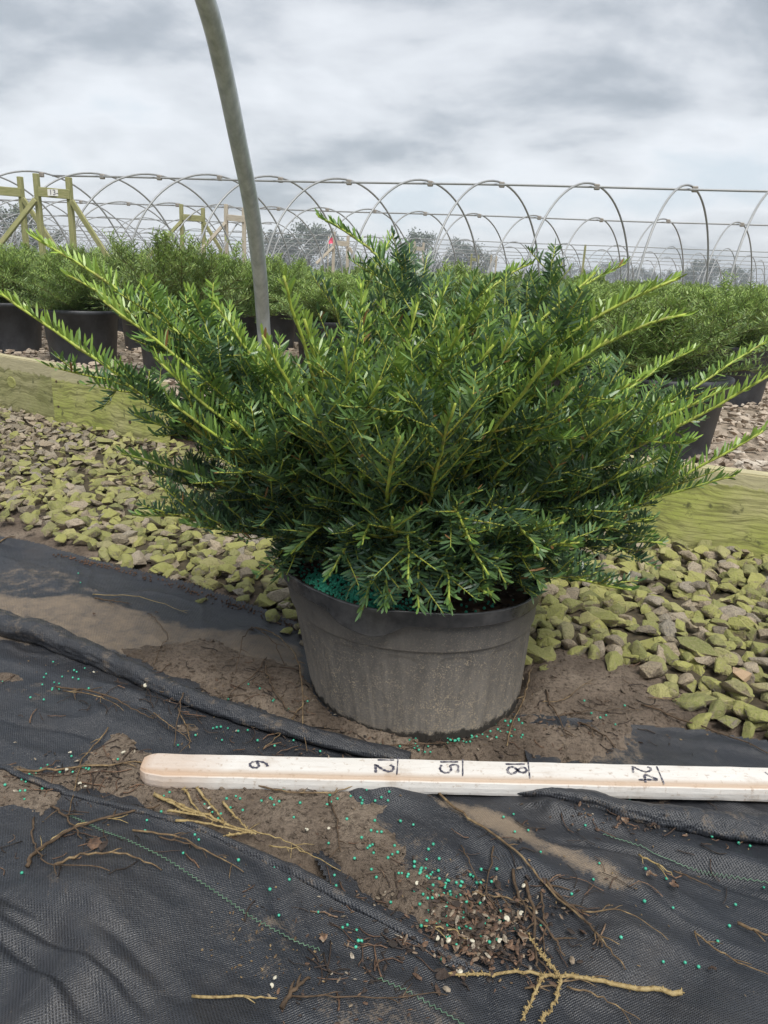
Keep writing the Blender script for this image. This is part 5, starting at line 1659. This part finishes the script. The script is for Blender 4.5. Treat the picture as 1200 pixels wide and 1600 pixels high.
def frame_row(y0, slope, xs, label, near, zo=0.0, rail=True, x_lo=None, x_hi=None):
    root = link('hoop_house_frame', None, loc=(0, y0, 0))
    tag(root, label, 'hoop house frame', 'bare hoop house frames standing over the yews')
    for x in xs:
        jit = random.gauss(0, 0.012)
        h = link('hoop', HOOP_N if near else HOOP_F, root, (x, slope * x, zo + jit)); h.rotation_euler = (0, 0, random.gauss(0, 0.02))
        if near:
            c = link('clamp', CLAMP, h, (0.07, 0, HH - 0.045)); c.rotation_euler = (0, 0, atan2(UU.y, UU.x))
    if rail:
        a = x_lo if x_lo is not None else min(xs); b = x_hi if x_hi is not None else max(xs)
        P = [(x, slope * x, HH - 0.05 + zo + 0.008 * sin(x * .9)) for x in np.linspace(a, b, 24)]
        v, q, t = tube(P, 0.017, 8); link('ridge_rail', mesh_np('ridge_rail', v, q, t, [M_HOOP]), root)
    return root


def xs_from_px(pxs, y0, slope, before, after):
    xs = [ridge_x(p, y0, slope) for p in pxs]
    s0 = xs[1] - xs[0]; s1 = xs[-1] - xs[-2]
    m0 = (xs[-1] - xs[0]) / (len(xs) - 1)
    return [xs[0] - m0 * k for k in range(before, 0, -1)] + xs + [xs[-1] + m0 * k for k in range(1, after + 1)]


SL = -0.235
r1 = xs_from_px([154, 243, 337, 432, 539, 666, 778, 927, 1081], 13.25, SL, 3, 3)
frame_row(13.25, SL, r1, 'nearest hoop house frame, its nine tall arches the largest against the sky', True, x_lo=r1[2] + .3, x_hi=r1[-1] + 1)
r2 = xs_from_px([431, 508, 583, 663, 749, 844, 943, 1049, 1167], 19.3, SL * 0.8, 6, 3)
frame_row(19.3, SL * 0.8, r2, 'second hoop house frame, directly behind the nearest one', True, x_hi=r2[-1] + 1)


def regular(y0, sl, sp, off=0.0):
    xs = []
    x = -y0 * 0.62 + off
    while x < y0 * 0.60: xs.append(x); x += sp
    return xs


frame_row(25.4, SL * .8, [x for x in regular(25.4, SL, 1.45) if x < -4.0], 'third hoop house frame, only seen at the left behind the wooden posts', False)
frame_row(31.5, SL, regular(31.5, SL, 1.85), 'fourth hoop house frame, its low arches just above the yews', False)
frame_row(36.0, SL, regular(36.0, SL, 1.9, .7), 'hoop house frame between the fourth and the fifth, low arches over the yews', False)
frame_row(41.0, SL, regular(41.0, SL, 2.0, .4), 'fifth hoop house frame, small arches behind the fourth', False)
frame_row(46.0, SL, regular(46.0, SL, 2.0, .1), 'low hoop house frame just behind the fifth one', False)
frame_row(52.0, SL, regular(52.0, SL, 2.3, .9), 'sixth hoop house frame, tiny arches near the skyline', False)
frame_row(66.0, SL, regular(66.0, SL, 2.8, .2), 'seventh hoop house frame, tiny arches, second farthest', False)
frame_row(84.0, SL, regular(84.0, SL, 3.4, .2), 'farthest hoop house frame, hair-thin arches on the skyline', False)


# ------------------------------------------------------------------ wooden end frames
def beam_mesh(name, a, b, w, d, m, up=(0, 0, 1)):
    a, b = Vector(a), Vector(b); z = (b - a); L = z.length; z.normalize()
    y = Vector((UU.y * -1, UU.x, 0)) if abs(z.z) > .3 else Vector((0, 0, 1))
    x = y.cross(z).normalized(); y = z.cross(x).normalized()
    bm = bmesh.new(); bmesh.ops.create_cube(bm, size=1)
    Mx = Matrix((x, y, z)).transposed()
    for v in bm.verts: v.co = Vector((v.co.x * w, v.co.y * d, v.co.z * L))
    bmesh.ops.bevel(bm, geom=list(bm.edges), offset=.006, segments=1, affect='EDGES')
    me = bpy.data.meshes.new(name); bm.to_mesh(me); bm.free(); me.materials.append(m)
    return me, Mx.to_4x4(), (a + b) / 2


def wood_frame(pxa, pya, pxb, pyb, y, m, label, brl=True, brr=True, sign=False, w=0.078, brl_len=(.75, 1.0), only=None):
    A = aty(pxa, pya, y); B = aty(pxb, pyb, y - 0.15)
    root = link('timber_brace_frame', None, loc=(A.x, A.y, 0))
    tag(root, label, 'timber frame', 'timber brace frames among the hoops')

    def beam(nm, a, b, ww=w, dd=w):
        me, R4, c = beam_mesh(nm, a, b, ww, dd, m)
        o = link(nm, me, root); o.matrix_local = Matrix.Translation(c - Vector((A.x, A.y, 0))) @ R4
        return o
    if only:
        beam('post', (A.x, A.y, .1), A); return root
    beam('post', (A.x, A.y, .1), A); beam('post', (B.x, B.y, .1), B)
    zt = min(A.z, B.z) - 0.22
    cb = beam('crossbar', (A.x + .046, A.y - .05, zt), (B.x + .02, B.y - .05, zt - 0.03), .05, .14)
    if brl: beam('brace', (A.x - .0, A.y - .09, zt - .12), (A.x - brl_len[0], A.y - .2, zt - .12 - brl_len[1]), w, .05)
    if brr: beam('brace', (B.x + .05, B.y - .07, zt - .12), (B.x + .62, B.y - .1, zt - 1.0), w, .05)
    if sign:
        me, R4, c = beam_mesh('number_plate', (A.x + .22, A.y - .20, zt - .005), (B.x - .05, B.y - .10, zt - .02), .004, .10, M_SIGN)
        c = Vector(((A.x + B.x) / 2 + .10, A.y - .17, zt - .012))
        bm = bmesh.new(); bmesh.ops.create_cube(bm, size=1)
        for v in bm.verts: v.co = Vector((v.co.x * .30, v.co.y * .006, v.co.z * .095))
        me = bpy.data.meshes.new('number_plate'); bm.to_mesh(me); bm.free(); me.materials.append(M_SIGN)
        o = link('number_plate', me, root, c - Vector((A.x, A.y, 0)))
        cu = bpy.data.curves.new('lettering', 'FONT'); cu.body = '13-14'; cu.size = .11; cu.align_x = 'CENTER'; cu.align_y = 'CENTER'; cu.materials.append(M_INK)
        l0 = bpy.data.objects.new('lettering', cu); COL.objects.link(l0)
        lm = bpy.data.meshes.new_from_object(l0.evaluated_get(bpy.context.evaluated_depsgraph_get())); bpy.data.objects.remove(l0)
        l = link('lettering', lm, root, o.location + Vector((0, -.006, 0))); l.rotation_euler = (pi / 2, 0, 0)
    return root


wood_frame(56, 271, 107, 277, 12.6, M_POSTG, 'green timber frame with a white number plate, far left behind the first arches', sign=True, brl_len=(.95, 1.1))
wood_frame(-22, 272, 31, 276, 13.6, M_POSTG, 'green timber frame cut off by the left edge of the picture', brl=False)
wood_frame(283, 319, 317, 325, 19.5, M_POSTG, 'brown-green timber frame left of the thick galvanised pipe', brl_len=(.85, .9))
wood_frame(353, 319, 381, 325, 19.0, M_POSTP, 'pale timber frame just left of the thick galvanised pipe', brl_len=(.8, .9), brr=False)
wood_frame(522, 362, 544, 368, 24.0, M_POSTP, 'pale timber frame right of the pipe above the yew tip', brl_len=(.5, .5))
wood_frame(648, 377, 662, 379, 31.0, M_POSTP, 'two narrow pale posts beyond the yew crown centre', brl_len=(.4, .4), brr=False)
wood_frame(737, 397, 748, 398, 38.0, M_POSTG, 'small timber frame seen through the arches right of centre', brl=False, brr=False)
wood_frame(768, 398, 776, 400, 40.0, M_POSTP, 'small pale timber frame seen through the arches right of centre', brl=False, brr=False)
wood_frame(915, 382, 0, 0, 30.0, M_POSTG, 'single slim timber post under the arches at the right', only=True)
fl = aty(513, 381, 22.0)
o = link('flag', mesh_np('flag', [(0, 0, 0), (.13, .02, .02), (.12, .0, .16), (0, .01, .18), (.06, .03, .09)], T=[(0, 1, 4), (1, 2, 4), (2, 3, 4), (3, 0, 4)], mats=[M_PINK], smooth=False), loc=fl)
tag(o, 'small pink marker flag by the pale timber frame right of the pipe', 'flag')
v, q, t = tube([(0, 0, -fl.z + .1), (0, 0, .2)], .012, 6); link('flag_pole', mesh_np('flag_pole', v, q, t, [M_POSTP]), o)


print('t %.1f' % (time.time() - T0))
# ------------------------------------------------------------------ yews in pots behind
def pot_small_mesh(seed):
    r = random.Random(seed)
    pr = [(0.150, 0), (0.168, 0.178), (0.173, 0.180), (0.174, 0.198), (0.180, 0.200), (0.181, 0.214), (0.174, 0.216), (0.172, 0.19), (0.0, 0.185)]
    n = 40
    Vp = []
    for rr_, z in pr:
        for k in range(n):
            a = 2 * pi * k / n
            w = 1 + 0.02 * sin(2 * a + seed) + 0.012 * sin(5 * a + seed * 2)
            Vp.append((rr_ * w * cos(a), rr_ * w * sin(a), z))
    V = np.array(Vp); i = np.arange(len(pr) - 1)[:, None] * n; j = np.arange(n)[None, :]; j2 = (j + 1) % n
    Q = np.stack([i + j, i + j2, i + n + j2, i + n + j], -1).reshape(-1, 4)
    return mesh_np('nursery_pot', V, Q, mats=[M_POT2])


POTS = [pot_small_mesh(k) for k in range(3)]


def bg_yew(seed, leaders, spacing, nlen, wid, near):
    R = np.random.default_rng(seed); st, nd = MB(), MB()
    for j in range(leaders):
        az = 2 * pi * ((j * 0.61803 + seed * .13) % 1); el = radians(R.uniform(0, 82))
        d = np.array([cos(az) * cos(el), sin(az) * cos(el), sin(el)])
        r = 1 / sqrt((d[0] / .36) ** 2 + (d[1] / .36) ** 2 + (d[2] / .27) ** 2) * R.uniform(.7, 1.08)
        if R.uniform() < .12: r *= 1.25
        p2 = d * r + np.array([0, 0, .06]); c = d * r * .5 + np.array([0, 0, .05])
        s, n = build_branch((R.uniform(-.03, .03), R.uniform(-.03, .03), -.01), c, p2, R, dens=1.15 if near else 1.0, rad=.0026, fresh_tip=0.45 + .5 * sin(el), near=False, nlen=nlen, wid=wid, spacing=spacing)
        for a in s.V and range(len(s.V)): pass
        st.add(np.vstack(s.V), np.vstack(s.Q), np.vstack(s.T), np.concatenate(s.A))
        nd.add(np.vstack(n.V), None, np.vstack(n.T), np.concatenate(n.A))
    st.A = [np.clip(a * .5 + .5, 0, 1) for a in st.A]
    return st.mesh('stems', [M_STEMB]), nd.mesh('foliage', [M_FARLEAF])


M_STEMB = bump_simple('background_yew_stem', [(0.3, (0.07, 0.06, 0.03)), (0.7, (0.14, 0.15, 0.05))], 60)
YN = [bg_yew(40 + k, 44, .0062, .026, .0042, True) for k in range(4)]
YF = [bg_yew(60 + k, 26, .016, .040, .0080, False)[1] for k in range(3)]
YFF = [bg_yew(80 + k, 14, .045, .075, .020, False)[1] for k in range(2)]

cands = []
row = 0
off = 0.36
while off < 34:
    # walk along the bed direction
    for k in range(-90, 90):
        s = k * 0.60 + (row % 2) * 0.3
        b = Vector((-0.5, 2.36)) + DIRV * s + NRM * off
        x, y = b.x + random.gauss(0, .03), b.y + random.gauss(0, .03)
        if y < 1.5 or y > 60: continue
        px, py, dep = proj((x, y, .45))
        if px < -180 or px > 1380 or dep < 1.0: continue
        if abs(x - p_lo.x) < .2 and abs(y - 2.7) < .2: continue
        cands.append((dep, x, y, row))
    off += 0.60; row += 1
cands.sort()
print('candidates', len(cands))
GRP = 'potted yews growing behind the boards'
NTH = ['first', 'second', 'third', 'fourth', 'fifth', 'sixth', 'seventh', 'eighth', 'ninth', 'tenth', 'eleventh', 'twelfth'] + ['farther'] * 20
ORD = {}
for r_ in range(4):
    xs_ = sorted((proj((c[1], c[2], .45))[0], c[1]) for c in cands[:290] if c[3] == r_ and c[0] < 6.5 and -60 < proj((c[1], c[2], .45))[0] < 1260)
    for n_, (_, x_) in enumerate(xs_): ORD[(r_, x_)] = n_
cands = [c for c in cands if not (c[3] < 4 and c[0] < 6.5 and (c[3], c[1]) not in ORD)]
near_n = 0
SPOTS = [(0, 'at the left edge of the picture'), ]
for idx, (dep, x, y, row) in enumerate(cands[:290]):
    px, py, _ = proj((x, y, .45))
    side = 'left' if px < 420 else ('right' if px > 780 else 'centre')
    rot = random.uniform(0, 6.28); sc = random.uniform(.9, 1.12)
    zsc = random.uniform(.85, 1.08) if (dep < 5 and px < 420) else random.uniform(.62, .86)
    z0 = 0.17
    if dep < 6.5:
        k = random.randrange(4)
        root = link('yew_shrub', None, loc=(x, y, z0 + .185)); root.rotation_euler = (0, 0, rot); root.scale = (sc, sc, sc * zsc)
        link('stems', YN[k][0], root); link('foliage', YN[k][1], root)
        p = link('nursery_pot', POTS[idx % 3], loc=(x, y, z0 - .004)); p.rotation_euler = (0, 0, rot)
        p.scale = (1.12, 1.12, 1.0) if row == 0 and px > 700 else (0.92, 0.92, 1.06)
        if row < 4:
            n_ = ORD[(row, x)]; rn = ['front', 'second', 'third', 'fourth'][row]
            tag(root, f'dark green potted yew, {NTH[n_]} from the left in the {rn} row behind the boards', 'shrub', GRP)
            tag(p, f'black pot of the {NTH[n_]} yew from the left in the {rn} row behind the boards', 'plant pot', 'black nursery pots behind the boards')
        else:
            tag(root, f'potted yew at the {side}, deep behind the front rows', 'shrub', 'potted yews deep in the bed at the ' + side)
            tag(p, f'black pot at the {side}, deep behind the front rows', 'plant pot', 'nursery pots deep in the bed at the ' + side)
    else:
        o = link('yew_shrub', YF[idx % 3], loc=(x, y, z0 + .185)); o.rotation_euler = (0, 0, rot); o.scale = (sc, sc, sc * zsc)
        tag(o, 'small distant green yew under the hoops at the ' + side, 'shrub', 'distant yews under the hoops at the ' + side)
# the rest merge into one mass
fm = MB()
FV = []
for me in YFF:
    v = np.empty(len(me.vertices) * 3, np.float32); me.vertices.foreach_get('co', v)
    t = np.empty(len(me.polygons) * 3, np.int32); me.loops.foreach_get('vertex_index', t)
    a = np.empty(len(me.vertices), np.float32); me.attributes['val'].data.foreach_get('value', a)
    FV.append((v.reshape(-1, 3), t.reshape(-1, 3), a))
rest = cands[290:]
random.shuffle(rest)
for dep, x, y, row in rest[:900]:
    v, t, a = FV[random.randrange(2)]
    an = random.uniform(0, 6.28); M3 = np.array(Matrix.Rotation(an, 3, 'Z')) * random.uniform(1.0, 1.25)
    fm.add(v @ M3.T + (x, y, .35), T=t, a=a)
for _ in range(500):
    y = random.uniform(26, 75); x = random.uniform(-.6, .6) * y
    v, t, a = FV[random.randrange(2)]
    M3 = np.array(Matrix.Rotation(random.uniform(0, 6.28), 3, 'Z')) * random.uniform(1.2, 1.7)
    fm.add(v @ M3.T + (x, y, .15), T=t, a=a)
o = link('yew_rows', fm.mesh('yew_rows', [M_FARLEAF]))
tag(o, 'far rows of yews merging into one green band under the hoops', 'shrubs', kind='stuff')


# ------------------------------------------------------------------ distant trees
def far_tree(px, y, w, h, label, seed, gap=0.0):
    R = np.random.default_rng(seed)
    b = aty(px, 430, y)
    root = link('tree', None, loc=(b.x, y, 0)); tag(root, label, 'tree', 'distant trees on the skyline')
    tm = MB()
    v, q, t = tube([(0, 0, 0), (0.1, 0, h * .4), (0, .1, h * .8)], [h * .035, h * .025, h * .008], 7); tm.add(v, q, t)
    for k in range(7):
        a = R.uniform(0, 6.28); zz = h * R.uniform(.25, .6)
        v, q, t = tube([(0, 0, zz), (cos(a) * w * .2, sin(a) * w * .2, zz + h * .15), (cos(a) * w * .38, sin(a) * w * .38, zz + h * .25)], [h * .015, h * .009, h * .003], 5); tm.add(v, q, t)
    link('trunk', tm.mesh('trunk', [M_TRUNK]), root)
    cr = MB()
    for k in range(int(26 + w * 1.5)):
        a = R.uniform(0, 6.28); zz = R.uniform(.22, 1); rr = w * .5 * sqrt(max(0, 1 - ((zz - .5) / .55) ** 2)) * R.uniform(.3, 1)
        c = np.array([cos(a) * rr, sin(a) * rr, zz * h]); s = h * R.uniform(.07, .15)
        m = 110
        P = c + R.normal(0, 1, (m, 3)) * s * .6
        D = R.normal(0, 1, (m, 3)); D /= np.linalg.norm(D, axis=1)[:, None]; E = np.cross(D, R.normal(0, 1, (m, 3))); E /= np.linalg.norm(E, axis=1)[:, None]
        q_ = h * .05
        Vv = np.stack([P, P + D * q_, P + D * q_ * .6 + E * q_ * .7], 1).reshape(-1, 3)
        cr.add(Vv, T=np.arange(m * 3).reshape(-1, 3), a=np.repeat(np.clip(R.normal(.3 + .5 * zz, .2, m), 0, 1), 3))
    link('crown', cr.mesh('crown', [M_TREE], smooth=False), root)


TREES = [(28, 80, 9, 5.2, 'low dark tree at the left behind the timber frames'), (435, 150, 9, 7.5, 'small round tree just right of the pipe'), (482, 150, 13, 8.8, 'broad dark tree right of the pipe behind the arches'),
         (652, 130, 8, 7.0, 'sparse pale tree behind the two narrow posts'), (715, 170, 10, 8.0, 'bluish tree behind the arches right of centre'), (745, 170, 8, 6.5, 'low bluish tree beside another right of centre'),
         (545, 200, 10, 5, 'small low tree on the skyline near the centre'), (880, 230, 16, 6.5, 'low hedge-like tree on the skyline between the right arches'), (965, 230, 14, 7.5, 'small tree left of the tallest right-hand arch'), (1000, 230, 14, 6, 'very low tree beneath the right-hand arch'),
         (1098, 190, 9, 7.6, 'round tree under the rightmost arch'), (1150, 200, 10, 6.6, 'small round tree nearest the right edge of the skyline'), (1060, 240, 14, 6, 'low dark tree between two right-hand arches')]
for k, (px, y, w, h, lab) in enumerate(TREES): far_tree(px, y, w, h, lab, 500 + k)
tl = MB(); R = np.random.default_rng(9)
m = 16000
x = R.uniform(-330, 330, m); hh = 3.0 + 3.0 * (vnoise(x, x * 0, .03, 4, 3) + .5); z = R.uniform(0, 1, m) * hh; y = 300 + R.normal(0, 6, m)
P = np.stack([x, y, z], -1); D = R.normal(0, 1, (m, 3)); E = R.normal(0, 1, (m, 3))
Vv = np.stack([P, P + D * .7, P + E * .7], 1).reshape(-1, 3)
tl.add(Vv, T=np.arange(m * 3).reshape(-1, 3), a=np.repeat(R.uniform(.1, .8, m), 3))
o = link('treeline', tl.mesh('treeline', [M_TREE], smooth=False))
tag(o, 'low hazy treeline along the horizon', 'treeline', kind='stuff')
bm = bmesh.new(); bmesh.ops.create_cube(bm, size=1)
for v_ in bm.verts: v_.co = Vector((v_.co.x * 2840, v_.co.y * 2840, (v_.co.z + .5) * 15.5 - 1.1))
me = bpy.data.meshes.new('haze'); bm.to_mesh(me); bm.free()
mh = bpy.data.materials.new('haze_air'); mh.use_nodes = True; th_ = mh.node_tree; th_.nodes.clear()
pv = N(th_, 'ShaderNodeVolumePrincipled', ins={'Density': 0.0017, 'Color': (0.86, 0.92, 1.0, 1)}); oo = N(th_, 'ShaderNodeOutputMaterial')
th_.links.new(pv.outputs[0], oo.inputs['Volume']); me.materials.append(mh)
tag(link('haze', me), kind='stuff')
print('tris', sum(len(o.data.polygons) for o in SC.objects if o.type == 'MESH'), len(SC.objects))
